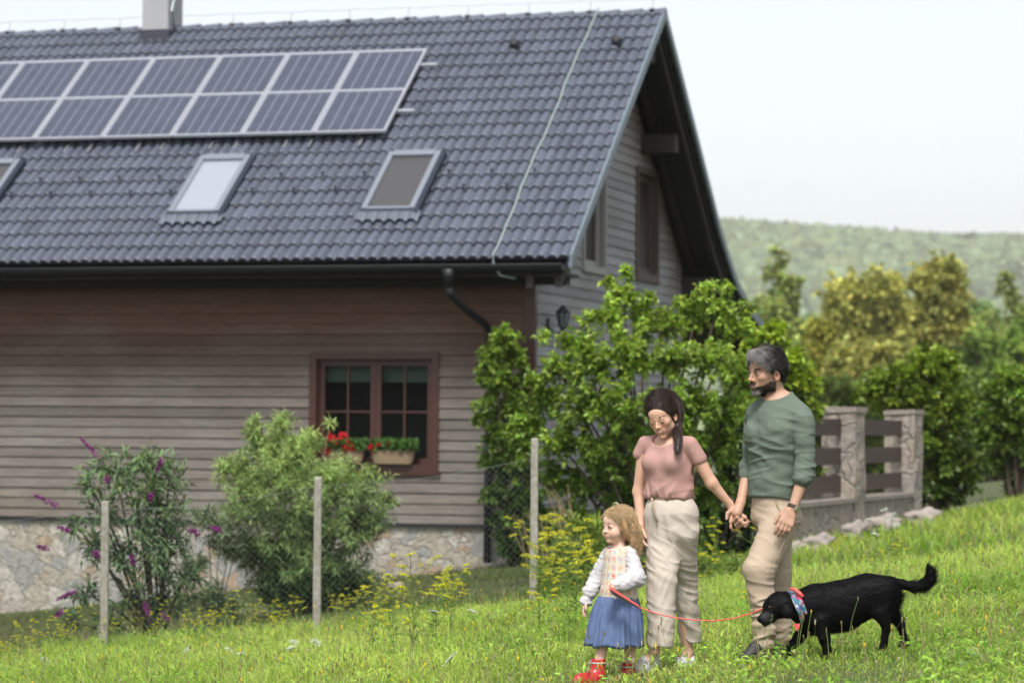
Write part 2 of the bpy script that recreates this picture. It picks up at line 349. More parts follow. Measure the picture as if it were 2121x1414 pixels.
# skylights
sk_f = mat('skylight_metal', (.25, .28, .33), .35, metal=.35); gl_sky = mat('skylight_glass', (.30, .33, .38), .15, spec=.9); gl_dk = mat('skylight_blind', (.055, .055, .06), .55, noise=(60, .3, (.07, .07, .07)))  # pale glass: the sky's reflection is put into its base colour
dk_m = mat('dark_side_metal', (.03, .04, .06), .5, metal=.3)
for (u0, u1, dark) in ((-5.84, -5.10, 0), (-3.08, -2.34, 1), (-9.36, -8.60, 1), (-12.2, -11.44, 1)):
    f = MB(); s0, s1 = 1.02, 2.46; u0 += .035; u1 += .035; w_ = .075
    rbox(f, u0, u0+w_, s0, s1, .0, .165); rbox(f, u1-w_, u1, s0, s1, .0, .165); rbox(f, u0+w_, u1-w_, s1-.13, s1-.002, .0, .18); rbox(f, u0+w_, u1-w_, s0+.002, s0+.05, .0, .157)
    fr = f.build('skylight', sk_f, house, col=False)
    g = MB(); rbox(g, u0+w_, u1-w_, s0+.05, s1-.13, .02, .135); g.build('glass' if not dark else 'blind', gl_dk if dark else gl_sky, fr, col=False)
    a = MB(); us = np.linspace(u0-.08, u1+.08, 60); P0 = np.array([rp(u, s0-.005, .115) for u in us]); P1 = np.array([rp(u, s0-.20, .075+tile_h(np.array(u))) for u in us])
    a.add(np.vstack([P0, P1]), [[i, i+1, 61+i, 60+i] for i in range(59)]); a.build('apron', mat('lead_apron', (.13, .155, .19), .45, metal=.3), fr, col=False, smooth=True)
    b = MB(); rbox(b, u1+.002, u1+.05, s0-.05, s1+.05, .0, .13); rbox(b, u0-.05, u0-.002, s0-.05, s1, .0, .11); b.build('side_flashing', dk_m, fr, col=False)
# snow hooks
hook = None
for r_, s in ((0, 1.62), (1, 2.0)):
    for k in range(18):
        u = -.9-k*.6-(0.3 if r_ == 0 else 0)
        if any(a-.15 < u < b+.15 for a, b in ((-5.84, -5.10), (-3.08, -2.34), (-9.36, -8.60))): continue
        m = MB(); m.tube([rp(u, s+.08, .08), rp(u, s, .09), rp(u, s-.01, .14), rp(u, s+.06, .08)], .009, 5); m.build('snow_hook', dk_m, house, col=False)
# gutter + downpipe
gm = mat('gutter_metal', (.010, .011, .016), .5, metal=.2, spec=.5)
m = MB(); an = np.linspace(math.pi, 2*math.pi, 9); A = []; 
for u in (UL, -.06): A.append(np.stack([np.full(9, u), -.055+np.cos(an)*.07, -.075+np.sin(an)*.075], -1)); 
for u in (-.06, UL): A.append(np.stack([np.full(9, u), -.055+np.cos(an)*.062, -.072+np.sin(an)*.066], -1))
V = np.vstack(A); q = [[k*9+i, k*9+i+1, (k+1) % 4*9+i+1, (k+1) % 4*9+i] for k in (0, 2) for i in range(8)]
q += [[0, 9, 18, 27], [8, 17, 26, 35]]; m.add(V, q)
m.add(A[0], T=[[0, i, i+1] for i in range(1, 8)]); m.add(A[1], T=[[0, i, i+1] for i in range(1, 8)])
m.tube([[UL, -.125, -.07], [-.06, -.125, -.07]], .011, 6)
m.build('gutter', gm, house, col=False)
m = MB(); m.tube([[-1.577, -.05, -.12], [-1.577, -.05, -.22], [-1.577, -.05, -.36]], [.1, .075, .05], 12)
m.tube([[-1.577, -.05, -.34], [-1.56, 0, -.45], [-1.46, .3, -.62], [-1.32, .68, -.78], [-1.285, .80, -.88], [-1.28, .80, -1.1]], .05, 12)
m.tube([[-1.28, .80, -1.0], [-1.30, .80, -4.6]], .05, 12)
for z in (-1.2, -2.6, -3.9): m.tube([[-1.28, .80, z], [-1.28, .80, z-.05]], .06, 12)
m.build('downpipe', gm, house, smooth=True, col=False)
# ---- walls: lapped boards
def boardmat():
    m = bpy.data.materials.new('weathered_boards'); m.use_nodes = True; t = m.node_tree; N = t.nodes; L = t.links; p = N['Principled BSDF']; p.inputs['Roughness'].default_value = .8; p.inputs['Specular IOR Level'].default_value = .25
    a = N.new('ShaderNodeVertexColor'); a.layer_name = 'Col'; tc = N.new('ShaderNodeTexCoord'); prev = a.outputs[0]
    for sc, st, amt, c2 in ((7, (.6, .6, 14), .75, (.62, .66, .70)), (16, (.5, .5, 9), .5, (1.28, 1.22, 1.15)), (2.2, (.5, .5, 1.2), .5, (.82, .74, .68)), (9, (.12, .12, 11), .45, (.7, .66, .64))):
        mp = N.new('ShaderNodeMapping'); mp.inputs['Scale'].default_value = st; L.new(tc.outputs['Object'], mp.inputs[0])
        n = N.new('ShaderNodeTexNoise'); n.inputs['Scale'].default_value = sc; n.inputs['Detail'].default_value = 6; L.new(mp.outputs[0], n.inputs[0])
        r = N.new('ShaderNodeMapRange'); r.inputs[1].default_value = .42; r.inputs[2].default_value = .62; r.inputs[4].default_value = amt; L.new(n.outputs[0], r.inputs[0])
        mu = N.new('ShaderNodeMixRGB'); mu.blend_type = 'MULTIPLY'; L.new(r.outputs[0], mu.inputs[0]); L.new(prev, mu.inputs[1]); mu.inputs[2].default_value = (*c2, 1); prev = mu.outputs[0]
    L.new(prev, p.inputs['Base Color'])
    b = N.new('ShaderNodeBump'); b.inputs['Distance'].default_value = .004; L.new(n.outputs[0], b.inputs['Height']); L.new(b.outputs[0], p.inputs['Normal']); return m
bmat = boardmat()
BG = .139; GREY = np.array([.185, .170, .160]); BRN = np.array([.130, .066, .048])
def boards(mb, place, rows, outc):
    """place(h, out, z) -> point; rows(z0,z1) -> list of (h0a,h1a,h0b,h1b) for bottom and top edges"""
    z = Z0 = -3.42
    while z < 4.0:
        z1 = z+BG
        for (a0, b0, a1, b1) in rows(z, z1):
            L_ = max(b0, b1)-min(a0, a1); n = max(1, int(L_/.5)); tA = np.linspace(0, 1, n+1)
            hb = a0+(b0-a0)*tA; ht = a1+(b1-a1)*tA; jb = rng.normal()*.0025
            cj = (1+rng.normal()*.085); seam = rng.uniform(0, 1)
            rowsV = []
            for hh, oo, zz in ((hb, .004, z), (hb, .032+jb, z+.002), (ht, .012+jb, z1-.001)): rowsV.append(np.array([place(h, oo, zz) for h in hh]))
            V = np.vstack(rowsV); k = n+1
            q = [[r*k+i, r*k+i+1, (r+1)*k+i+1, (r+1)*k+i] for r in range(2) for i in range(n)]
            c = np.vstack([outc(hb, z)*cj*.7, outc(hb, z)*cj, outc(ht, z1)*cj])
            mb.add(V, q, c=c)
        z = z1
WO = (-3.70, -2.09, -2.64, -1.25)      # front window opening u0,u1,z0,z1
W2 = (-7.9+.0, -6.6, -2.3, -1.3)
def frows(z0, z1):
    a, b = UL, UG-.01
    if z1 > .5: return []
    if z0 < WO[3] and z1 > WO[2]: return [(a, WO[0], a, WO[0]), (WO[1], b, WO[1], b)]
    return [(a, b, a, b)]
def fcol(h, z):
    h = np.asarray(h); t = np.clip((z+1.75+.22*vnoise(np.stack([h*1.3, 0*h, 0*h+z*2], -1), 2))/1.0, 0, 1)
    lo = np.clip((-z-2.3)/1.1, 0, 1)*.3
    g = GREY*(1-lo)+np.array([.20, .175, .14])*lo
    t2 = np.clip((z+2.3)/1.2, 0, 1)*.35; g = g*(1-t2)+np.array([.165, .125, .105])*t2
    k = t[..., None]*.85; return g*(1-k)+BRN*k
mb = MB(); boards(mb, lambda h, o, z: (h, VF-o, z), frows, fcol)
mb.box((UL, VF+.001, -3.42), (WO[0], VF+.12, .5), c=(.2, .15, .12)); mb.box((WO[1], VF+.001, -3.42), (UG-.02, VF+.12, .5), c=(.2, .15, .12))
mb.box((WO[0], VF+.001, -3.42), (WO[1], VF+.12, WO[2]), c=(.2, .15, .12)); mb.box((WO[0], VF+.001, WO[3]), (WO[1], VF+.12, .5), c=(.2, .15, .12))
mb.build('front_wall', bmat, house)
GW = ((3.30, 4.42, .12, 1.72), (6.42, 7.66, .18, 1.66))
def ztop(v): return (v*TP if v < VR else ZR-(v-VR)*TP)-.19
def vlim(z):
    a = (z+.19)/TP; b = VR+(ZR-.19-z)/TP; return max(a, VF+.005), min(b, VB)
def grows(z0, z1):
    a0, b0 = vlim(z0); a1, b1 = vlim(z1)
    if a1 >= b1-.05: return []
    segs = [(a0, b0, a1, b1)]
    for (w0, w1, h0, h1) in GW:
        if z0 < h1 and z1 > h0:
            out = []
            for s in segs:
                if s[0] < w0 and s[1] > w1: out += [(s[0], w0, min(s[2], w0), w0), (w1, s[1], w1, s[3])]
                elif s[0] < w1 and s[1] > w1: out += [(w1, s[1], w1, max(s[3], w1))]
                else: out.append(s)
            segs = out
    return segs
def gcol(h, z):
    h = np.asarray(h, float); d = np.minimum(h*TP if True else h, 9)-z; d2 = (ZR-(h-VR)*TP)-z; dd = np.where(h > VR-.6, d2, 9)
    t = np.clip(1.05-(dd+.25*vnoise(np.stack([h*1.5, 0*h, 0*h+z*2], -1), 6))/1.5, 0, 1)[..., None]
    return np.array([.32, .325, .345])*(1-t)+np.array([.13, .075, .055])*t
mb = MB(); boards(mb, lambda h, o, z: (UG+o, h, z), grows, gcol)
mb.box((UG-.12, VF+.12, -3.42), (UG-.001, 3.30, .12), c=(.2, .2, .2)); mb.build('gable_wall', bmat, house)
m = MB()
vs_ = [VF+.13, 3.30]; 
def quadwall(v0, v1, z0, z1f):      # backing behind the boards
    m.hexa([[UG-.10, v0, z0], [UG-.004, v0, z0], [UG-.10, v1, z0], [UG-.004, v1, z0], [UG-.10, v0, z1f(v0)], [UG-.004, v0, z1f(v0)], [UG-.10, v1, z1f(v1)], [UG-.004, v1, z1f(v1)]])
tz = lambda v: ztop(v)
quadwall(VF+.125, 3.30, .121, tz) if False else None
quadwall(4.42, VR, -3.4, tz); quadwall(VR, 6.42, -3.4, tz); quadwall(7.66, VB, -3.4, tz)
quadwall(6.42, 7.66, -3.4, lambda v: .18); quadwall(6.42, 7.66, 1.66, tz); quadwall(3.30, 4.42, -3.4, lambda v: .12); quadwall(3.30, 4.42, 1.72, tz)
m.box((UL, VB-.1, -5.4), (UG-.105, VB, 0.5)); m.box((UL, VF, -5.2), (UL+.1, VB-.101, .4)); m.build('inner_wall', mat('inner_plaster', (.12, .1, .09), .9), house, col=False)
m = MB(); m.box((UG-.115, VF-.052, -3.42), (UG+.032, VF+.06, -.12)); m.build('corner_board', red_wood, house, col=False)
# stone plinth
def stonemat(name, sc=4.3, cols=((.33, .30, .25), (.26, .26, .25), (.33, .25, .18), (.38, .36, .32)), mort=(.33, .31, .27)):
    m = bpy.data.materials.new(name); m.use_nodes = True; t = m.node_tree; N = t.nodes; L = t.links; p = N['Principled BSDF']; p.inputs['Roughness'].default_value = .85
    tc = N.new('ShaderNodeTexCoord'); n0 = N.new('ShaderNodeTexNoise'); n0.inputs['Scale'].default_value = sc*1.2; L.new(tc.outputs['Object'], n0.inputs[0])
    ad = N.new('ShaderNodeMixRGB'); ad.blend_type = 'ADD'; ad.inputs[0].default_value = .35; L.new(tc.outputs['Object'], ad.inputs[1]); L.new(n0.outputs[1], ad.inputs[2])
    v = N.new('ShaderNodeTexVoronoi'); v.inputs['Scale'].default_value = sc; L.new(ad.outputs[0], v.inputs[0])
    e = N.new('ShaderNodeTexVoronoi'); e.feature = 'DISTANCE_TO_EDGE'; e.inputs['Scale'].default_value = sc; L.new(ad.outputs[0], e.inputs[0])
    sx = N.new('ShaderNodeSeparateXYZ'); L.new(v.outputs['Color'], sx.inputs[0])
    r = N.new('ShaderNodeValToRGB'); L.new(sx.outputs[0], r.inputs[0]); r.color_ramp.interpolation = 'CONSTANT'
    r.color_ramp.elements[0].color = (*cols[0], 1); r.color_ramp.elements[1].color = (*cols[1], 1); r.color_ramp.elements[1].position = .4
    for q, c in ((.62, cols[2]), (.75, cols[3])): e_ = r.color_ramp.elements.new(q); e_.color = (*c, 1)
    n = N.new('ShaderNodeTexNoise'); n.inputs['Scale'].default_value = 14; n.inputs['Detail'].default_value = 6; L.new(tc.outputs['Object'], n.inputs[0])
    mm = N.new('ShaderNodeMixRGB'); mm.blend_type = 'OVERLAY'; mm.inputs[0].default_value = .7; L.new(r.outputs[0], mm.inputs[1]); L.new(n.outputs[0], mm.inputs[2])
    er = N.new('ShaderNodeMapRange'); er.inputs[1].default_value = .0; er.inputs[2].default_value = .07; L.new(e.outputs[0], er.inputs[0])
    mo = N.new('ShaderNodeMixRGB'); L.new(er.outputs[0], mo.inputs[0]); mo.inputs[1].default_value = (*mort, 1); L.new(mm.outputs[0], mo.inputs[2]); L.new(mo.outputs[0], p.inputs['Base Color'])
    b = N.new('ShaderNodeBump'); b.inputs['Distance'].default_value = .014; L.new(er.outputs[0], b.inputs['Height']); b2 = N.new('ShaderNodeBump'); b2.inputs['Distance'].default_value = .015; L.new(n.outputs[0], b2.inputs['Height']); L.new(b.outputs[0], b2.inputs['Normal']); L.new(b2.outputs[0], p.inputs['Normal']); return m
stone = stonemat('plinth_stone')
m = MB(); m.box((UL, VF+.02, -5.6), (-1.36, VF+.3, -3.445)); m.box((-1.36, VF+.10, -5.6), (UG-.03, VB, -3.445)); m.box((UL, VF-.03, -3.446), (UG+.03, VF+.06, -3.425), c=(.1, .1, .1)); m.build('stone_plinth', stone, house, col=False)
m = MB(); m.box((UL, VF-.034, -3.45), (UG+.034, VF+.02, -3.405)); m.build('base_flashing', gm, house, col=False)
# front window
def window(name, origin, ax, outw, w, h, trim, leafs, cols, rows, blind, glassc, trimm=red_wood, depth=.10):
    """built in the wall plane: origin = lower left of the opening, ax = horizontal unit (u,v,0), out = outward unit"""
    o = np.array(origin, float); ax = np.array(ax, float); ow = np.array(outw, float); Mx = np.stack([ax, ow, [0, 0, 1]], 1)
    def bx(mb, x0, x1, y0, y1, z0, z1): mb.box((x0, y0, z0), (x1, y1, z1), M=(Mx, o))
    f = MB(); T = trim
    bx(f, -T, 0, -.02, .055, -T, h+T); bx(f, w, w+T, -.02, .055, -T, h+T); bx(f, 0, w, -.02, .058, h, h+T); bx(f, 0, w, -.02, .058, -T, 0)
    bx(f, -T-.03, w+T+.03, .0, .075, -T-.035, -T-.002)
    fr = f.build(name, trimm, house, col=False)
    rv = MB(); d = depth
    bx(rv, 0, .012, -d-.06, -.021, 0, h); bx(rv, w-.012, w, -d-.06, -.021, 0, h); bx(rv, .012, w-.012, -d-.06, -.021, h-.012, h); bx(rv, .012, w-.012, -d-.06, -.021, 0, .012); rv.build('reveal', trimm, fr, col=False)
    lw = (w-.024)/leafs
    for k in range(leafs):
        s = MB(); x0 = .012+k*lw; x1 = x0+lw; sw = .075
        bx(s, x0+.002, x0+sw, -d, -d+.05, .012, h-.012); bx(s, x1-sw, x1-.002, -d, -d+.05, .012, h-.012); bx(s, x0+sw, x1-sw, -d, -d+.047, .012, .012+sw); bx(s, x0+sw, x1-sw, -d, -d+.047, h-.012-sw, h-.012)
        for c in range(1, cols): xm = x0+sw+(lw-2*sw)*c/cols; bx(s, xm-.014, xm+.014, -d+.008, -d+.036, .012+sw, h-.012-sw)
        for c in range(1, rows): zm = .012+sw+(h-.024-2*sw)*c/rows; bx(s, x0+sw, x1-sw, -d+.01, -d+.034, zm-.014, zm+.014)
        sa = s.build('sash', trimm, fr, col=False)
    g = MB(); bx(g, .02, w-.02, -d+.012, -d+.016, .02, h-.02); g.build('glass', glassc, fr, col=False)
    if blind:
        b = MB(); bx(b, .03, w-.03, -d-.09, -d-.085, h-blind, h-.03); b.build('blind', blind_m, fr, col=False)
    r = MB(); D_ = .55
    bx(r, -.2, w+.2, -d-D_-.02, -d-D_, -.2, h+.2); bx(r, -.2, -.18, -d-D_, -d-.08, -.2, h+.2); bx(r, w+.18, w+.2, -d-D_, -d-.08, -.2, h+.2); bx(r, -.2, w+.2, -d-D_, -d-.08, h+.18, h+.2); bx(r, -.2, w+.2, -d-D_, -d-.08, -.2, -.18)
    r.build('room', room_m, fr, col=False)
    return fr
room_m = mat('room_dark', (.02, .018, .017), .9); blind_m = mat('blind_fabric', (.10, .12, .11), .8)
gl = bpy.data.materials.new('window_glass'); gl.use_nodes = True; N = gl.node_tree.nodes; L = gl.node_tree.links; N.clear()
_o = N.new('ShaderNodeOutputMaterial'); _m = N.new('ShaderNodeMixShader'); _t = N.new('ShaderNodeBsdfTransparent'); _g = N.new('ShaderNodeBsdfGlossy'); _g.inputs['Roughness'].default_value = .03; _f = N.new('ShaderNodeFresnel'); _f.inputs[0].default_value = 1.12
_t.inputs[0].default_value = (.8, .85, .83, 1); L.new(_f.outputs[0], _m.inputs[0]); L.new(_t.outputs[0], _m.inputs[1]); L.new(_g.outputs[0], _m.inputs[2]); L.new(_m.outputs[0], _o.inputs[0])
fwd = window('front_window', (WO[0], VF, WO[2]), (1, 0, 0), (0, -1, 0), WO[1]-WO[0], WO[3]-WO[2], .10, 2, 2, 2, .30, gl)
window('gable_window', (UG, GW[0][0], GW[0][2]), (0, 1, 0), (1, 0, 0), GW[0][1]-GW[0][0], GW[0][3]-GW[0][2], .07, 1, 1, 1, 0, mat('shutter_dark', (.014, .006, .005), .6), trimm=mat('grey_trim', (.30, .29, .28), .6))
window('gable_window', (UG, GW[1][0], GW[1][2]), (0, 1, 0), (1, 0, 0), GW[1][1]-GW[1][0], GW[1][3]-GW[1][2], .10, 1, 1, 1, 0, mat('shutter_red', (.028, .010, .010), .6), trimm=mat('brown_trim', (.07, .045, .036), .6))
# ---- solar panels, each a thing on the roof
cellm = mat('solar_cell', (.055, .064, .098), .3, attr=True, spec=.7, coat=.3); frm = mat('panel_frame', (.42, .44, .49), .35, metal=.3); gridm = mat('cell_grid', (.30, .31, .40), .4)
pan_labels = ['rightmost solar panel on the roof, its clamped rails sticking out beside it', 'second solar panel from the right end of the row', 'third solar panel from the right end of the row', 'fourth solar panel from the right, over the pale skylight side', 'fifth solar panel from the right, above the bright skylight', 'sixth solar panel from the right, below the chimney', 'seventh solar panel from the right, partly cut by the photo edge', 'leftmost visible sliver of solar panel at the photo edge']
for k in range(8):
    u1 = -3.24-k*1.062; u0 = u1-1.05; s0, s1 = 2.95, 5.235; q0, q1 = .16, .20; a = rp(u0, s0, q0)
    t = thing('solar_panel', H(*a), pan_labels[k], 'solar panel', 'solar panels in a row on the roof', rz=-TH)
    L0 = lambda mb, b0: mb
    def loc(mb, name, m_, par, col=True):
        Vv = np.vstack(mb.V)-a; mb.V = [Vv]; return mb.build(name, m_, par, col=col)
    f = MB(); fw_ = .034
    rbox(f, u0, u0+fw_, s0, s1, q0, q1); rbox(f, u1-fw_, u1, s0, s1, q0, q1); rbox(f, u0+fw_, u1-fw_, s0, s0+fw_, q0, q1-.001); rbox(f, u0+fw_, u1-fw_, s1-fw_-.02, s1, q0, q1-.001)
    sm = (s0+s1)/2; rbox(f, u0+fw_, u1-fw_, sm-.024, sm+.024, q0+.01, q1-.003); loc(f, 'frame', frm, t, False)
    c = MB(); pw = (u1-u0-2*fw_)/6
    rbox(c, u0+fw_, u1-fw_, s0+fw_, s1-fw_-.02, q0+.01, q1-.014, (3.6, 3.3, 3.0))
    for h in range(2):
        z0 = s0+fw_+.006 if h == 0 else sm+.036; z1 = sm-.036 if h == 0 else s1-fw_-.026
        for i in range(6):
            for j in range(12):
                ph = (z1-z0)/12; b_ = 1+random.gauss(0, .05)
                rbox(c, u0+fw_+i*pw+.010, u0+fw_+(i+1)*pw-.010, z0+j*ph+.003, z0+(j+1)*ph-.003, q1-.013, q1-.010, (b_, b_, b_))
    loc(c, 'cells', cellm, t)
m = MB()
for s in (4.86, 3.57):
    rbox(m, -12.3, -3.0, s-.02, s+.03, .11, .155)
m.build('panel_rail', frm, house, col=False)
for k in range(24):
    u = -3.6-k*.37
    if k % 3 == 1: continue
    m = MB(); rbox(m, u-.012, u+.012, 2.78, 3.0, .06, .075); m.build('rail_hook', al, house, col=False)
# wall lamp
lp = H(UG+.03, 1.45, -.62); t = thing('wall_lamp', lp, 'black lantern style outdoor lamp on the grey gable wall', 'wall lamp', rz=-TH); off_ = np.array([UG+.03, 1.45, -.62])
bk = mat('lamp_black', (.012, .012, .014), .4)
m = MB(); m.box((0, -.04, -.26), (.03, .04, -.08)); m.tube([[.02, 0, -.2], [.12, .02, -.3], [.2, .05, -.22]], .018, 6); m.build('arm', bk, t, col=False)
m = MB(); c0 = np.array([.2, .05, 0]); m.tube([c0+[0, 0, -.22], c0+[0, 0, -.19]], [.03, .06], 6); m.tube([c0+[0, 0, .0], c0+[0, 0, .06], c0+[0, 0, .1]], [.115, .05, .015], 6)
for i in range(6): a_ = i/6*6.283; m.tube([c0+[.055*math.cos(a_), .055*math.sin(a_), -.19], c0+[.09*math.cos(a_), .09*math.sin(a_), 0]], .008, 4)
m.build('lantern', bk, t, col=False)
m = MB(); m.tube([c0+[0, 0, -.185], c0+[0, 0, -.005]], [.05, .083], 6); m.build('lantern_glass', mat('lamp_glass', (.18, .22, .25), .1, spec=.8), t, col=False)
# window boxes on the sill
wick = mat('wicker', (.30, .22, .14), .85, noise=(50, .6, (.17, .12, .07)), stretch=(1, 1, 4), bump=(70, .01)); ger = leafmat('geranium_leaf', (.07, .16, .03)); pet = mat('petal_red', (.65, .012, .02), .5, attr=True, transl=.2)
for k, (u, lab) in enumerate(((-2.60, 'wicker flower basket with green leaves on the window sill, right side'), (-3.30, 'wicker basket of bright red geraniums on the window sill, left side'))):
    b0 = np.array([u, VF+.02, WO[2]+.012]); t = thing('flower_basket', H(*b0), lab, 'flower basket', rz=-TH)
    m = MB(); W_, D_, Hh = .30, .075, .17; n = 28; an = np.arange(n)/n*6.283; pr = []
    for zz, s_ in ((0, .86), (.04, .92), (.1, .97), (Hh, 1.0), (Hh+.012, 1.04), (Hh+.012, .9)):
        e = .5; x = np.sign(np.cos(an))*np.abs(np.cos(an))**e*W_*s_; y = np.sign(np.sin(an))*np.abs(np.sin(an))**e*D_*s_-.09; pr.append(np.stack([x, y, 0*x+zz], -1))
    V = np.vstack(pr); m.add(V, [[r*n+i, r*n+(i+1) % n, (r+1)*n+(i+1) % n, (r+1)*n+i] for r in range(5) for i in range(n)]); m.build('basket', wick, t, smooth=True, col=False)
    n = 900; C = np.stack([rng.uniform(-W_*1.02, W_*1.02, n), rng.uniform(-.19, .02, n), Hh+.02+rng.random(n)**1.3*.12], -1); V, T = leaf_mesh(C, rdir(n)+[0, -.2, .4], rdir(n)+[0, -1, 1], .055, .05); cc = 1+.4*rng.normal(size=(n, 1)); mesh_np('leaves', V, T, ger, t, np.repeat(np.clip(cc, .3, 2)*np.array([[1, 1, 1]]), 5, 0), smooth=False)
    heads = [(-.15, -.16, .34), (-.07, -.15, .27), (.02, -.18, .36), (.10, -.13, .27), (-.24, -.14, .25), (.17, -.15, .22), (-.2, -.17, .16), (.06, -.17, .22)] if k else [(-.18, -.16, .25), (-.04, -.14, .26), (-.28, -.16, .22)]
    for (x, y, z) in heads:
        n = 46; r_ = .05 if k else .03; C = np.array([x, y, z])+rdir(n)*r_; V, T = leaf_mesh(C, rdir(n), C-np.array([x, y, z]), .035, .035); cc = rng.uniform(.6, 1.2, (n, 1))*np.array([[1, 1, 1]]); mesh_np('flower_head', V, T, pet, t, np.repeat(cc, 5, 0), smooth=False)
# ================================================================== FAR: hill forest, trees
gmat = leafmat('tree_leaf', (1, 1, 1), .6, .25, .2)
def blob_mesh(C, R, sub=1, seed=0):
    """many small lumpy crowns in one mesh"""
    t = (1+5**.5)/2
    B = np.array([[-1, t, 0], [1, t, 0], [-1, -t, 0], [1, -t, 0], [0, -1, t], [0, 1, t], [0, -1, -t], [0, 1, -t], [t, 0, -1], [t, 0, 1], [-t, 0, -1], [-t, 0, 1]], float); B /= np.linalg.norm(B[0])
    T = np.array([[0, 11, 5], [0, 5, 1], [0, 1, 7], [0, 7, 10], [0, 10, 11], [1, 5, 9], [5, 11, 4], [11, 10, 2], [10, 7, 6], [7, 1, 8], [3, 9, 4], [3, 4, 2], [3, 2, 6], [3, 6, 8], [3, 8, 9], [4, 9, 5], [2, 4, 11], [6, 2, 10], [8, 6, 7], [9, 8, 1]])
    for _ in range(sub):
        e = {}; V = list(B); N_ = []
        def mid(a, b):
            k = (min(a, b), max(a, b))
            if k not in e: m_ = V[a]+V[b]; V.append(m_/np.linalg.norm(m_)); e[k] = len(V)-1
            return e[k]
        for a, b, c in T: x, y, z = mid(a, b), mid(b, c), mid(c, a); N_ += [[a, x, z], [b, y, x], [c, z, y], [x, y, z]]
        B = np.array(V); T = np.array(N_)
    n = len(C); s = 1+.38*vnoise(B[None]*2.0+np.arange(n)[:, None, None]*7.3, seed)
    V = C[:, None]+B[None]*R[:, None, :]*s[..., None]
    F = (T[None]+np.arange(n)[:, None, None]*len(B)).reshape(-1, 3); return V.reshape(-1, 3), F, len(B)
n = 20000; X = rng.uniform(-120, 840, n); Y = 1160+rng.random(n)**.8*1520
Z = hillz(X, Y); hgt = rng.uniform(10, 18, n)
R = np.stack([hgt*.42*rng.uniform(.7, 1.2, n), hgt*.42*rng.uniform(.7, 1.2, n), hgt*.55], -1)
V, F, nb_ = blob_mesh(np.stack([X, Y, Z+hgt*.4], -1), R, 1, 2)
cc = (np.array([[.15, .19, .105]])*(1+.28*rng.normal(size=(n, 1)))+np.array([[.05, .04, .0]])*np.clip(rng.normal(size=(n, 1)), 0, 2)*.5)
tag(mesh_np('forest', V, F, mat('forest_leaf', (1, 1, 1), .85, attr=True, noise=(.28, .6, (.55, .6, .5)), tint='mul', spec=.1), None, np.repeat(np.clip(cc, .01, 1), nb_, 0), smooth=True), 'wooded hillside beyond the garden', None, kind='stuff')

def far_tree(px, py_top, py_bot, d, wpx, label, tint, cols=1.0, name='deciduous_tree', shape=1.0, nl=5200, leaf=.42, lumps=15, dark=(.35, .4, .3)):
    top = W(px, py_top, d); h = (py_bot-py_top)/FPX*d; wd = wpx/FPX*d*1.22; bx_, by_ = top[0], d; zb = top[2]-h
    zg = float(gz(bx_, by_)); base = np.array([bx_, by_, min(zg, zb)]); cl = []
    if shape > .5:
        for k in range(int(lumps*1.5)):
            q = rdir(1)[0]*(random.random()**.3); r = wd*random.uniform(.13, .20)
            cl.append(((bx_+q[0]*(wd*.5-r), by_+q[1]*(wd*.5-r), zb+h*.66+q[2]*(h*.34-r)), r))
        for k in range(6): a = random.random()*6.283; cl.append(((bx_+math.cos(a)*wd*.3, by_+math.sin(a)*wd*.3, zb+h*random.uniform(.15, .35)), wd*.2))
    else:
        for k in range(lumps*2):
            t = (k+.5)/lumps/2; zz = zb+h*(.12+.80*t); env = (1-t)**.45*.95+.12
            r = wd*.5*max(env, .35)*random.uniform(.5, .68); a = random.random()*6.283; rr = max(0, wd*.62*env-r*.5)*random.uniform(.25, 1)
            cl.append(((bx_+math.cos(a)*rr, by_+math.sin(a)*rr, zz), r))
        cl.append(((bx_, by_, top[2]-wd*.12), wd*.13))
    t = shrub(name, base, cl, label, 'tree', gmat, bark, int(nl*2.4), leaf*.72, leaf*.5, up=.12, stem_r=.16, nstem=4, cvar=.36, top=np.array(tint)*1.4, bot=np.array(tint)*np.array([.62, .7, .6]), twigs_per=34, group='trees beyond the garden', fol='crown', stem='trunk')
    return t
GOLD = np.array([.36, .36, .10]); OLI = np.array([.26, .26, .05]); GRN = np.array([.13, .19, .035]); PAL = np.array([.24, .29, .08])
far_tree(1612, 505, 960, 150, 125, 'tall narrow poplar tree near the roof end', PAL, shape=0, lumps=16, nl=4200)
far_tree(1655, 575, 960, 150, 60, 'small slim poplar just right of the tall one', PAL*.9, shape=0, lumps=9, nl=1600)
far_tree(1795, 522, 960, 125, 195, 'broad golden green tree rising behind the man', GOLD, lumps=24, nl=9000)
far_tree(1948, 512, 960, 128, 150, 'tall round golden tree right of the broad one', GOLD*.82, lumps=22, nl=7500)
far_tree(1872, 600, 960, 140, 130, 'darker tree wedged between the two golden trees', GRN*1.2, lumps=14, nl=4200)
far_tree(2085, 560, 960, 150, 120, 'pale green pointed tree by the right photo edge', PAL*.85, shape=0, lumps=14, nl=4200)
far_tree(2065, 640, 960, 122, 150, 'rounded mid green tree below the pointed one', GRN*1.3, lumps=16, nl=5200)
far_tree(2160, 600, 960, 130, 140, 'green tree mostly cut off by the right photo edge', GRN*1.1, lumps=14, nl=3600)
far_tree(1700, 650, 960, 110, 130, 'low olive coloured tree left of the golden trees', OLI*1.15, lumps=16, nl=5000)
far_tree(1800, 690, 980, 100, 190, 'low golden olive tree in front of the broad golden tree', GOLD*.8, lumps=16, nl=6500)
far_tree(1935, 715, 980, 98, 130, 'dark green low tree under the tall golden tree', GRN*.85, lumps=14, nl=4500)
far_tree(1610, 640, 960, 105, 130, 'bushy yellow green tree beside the roof end', PAL*.95, lumps=14, nl=4200)
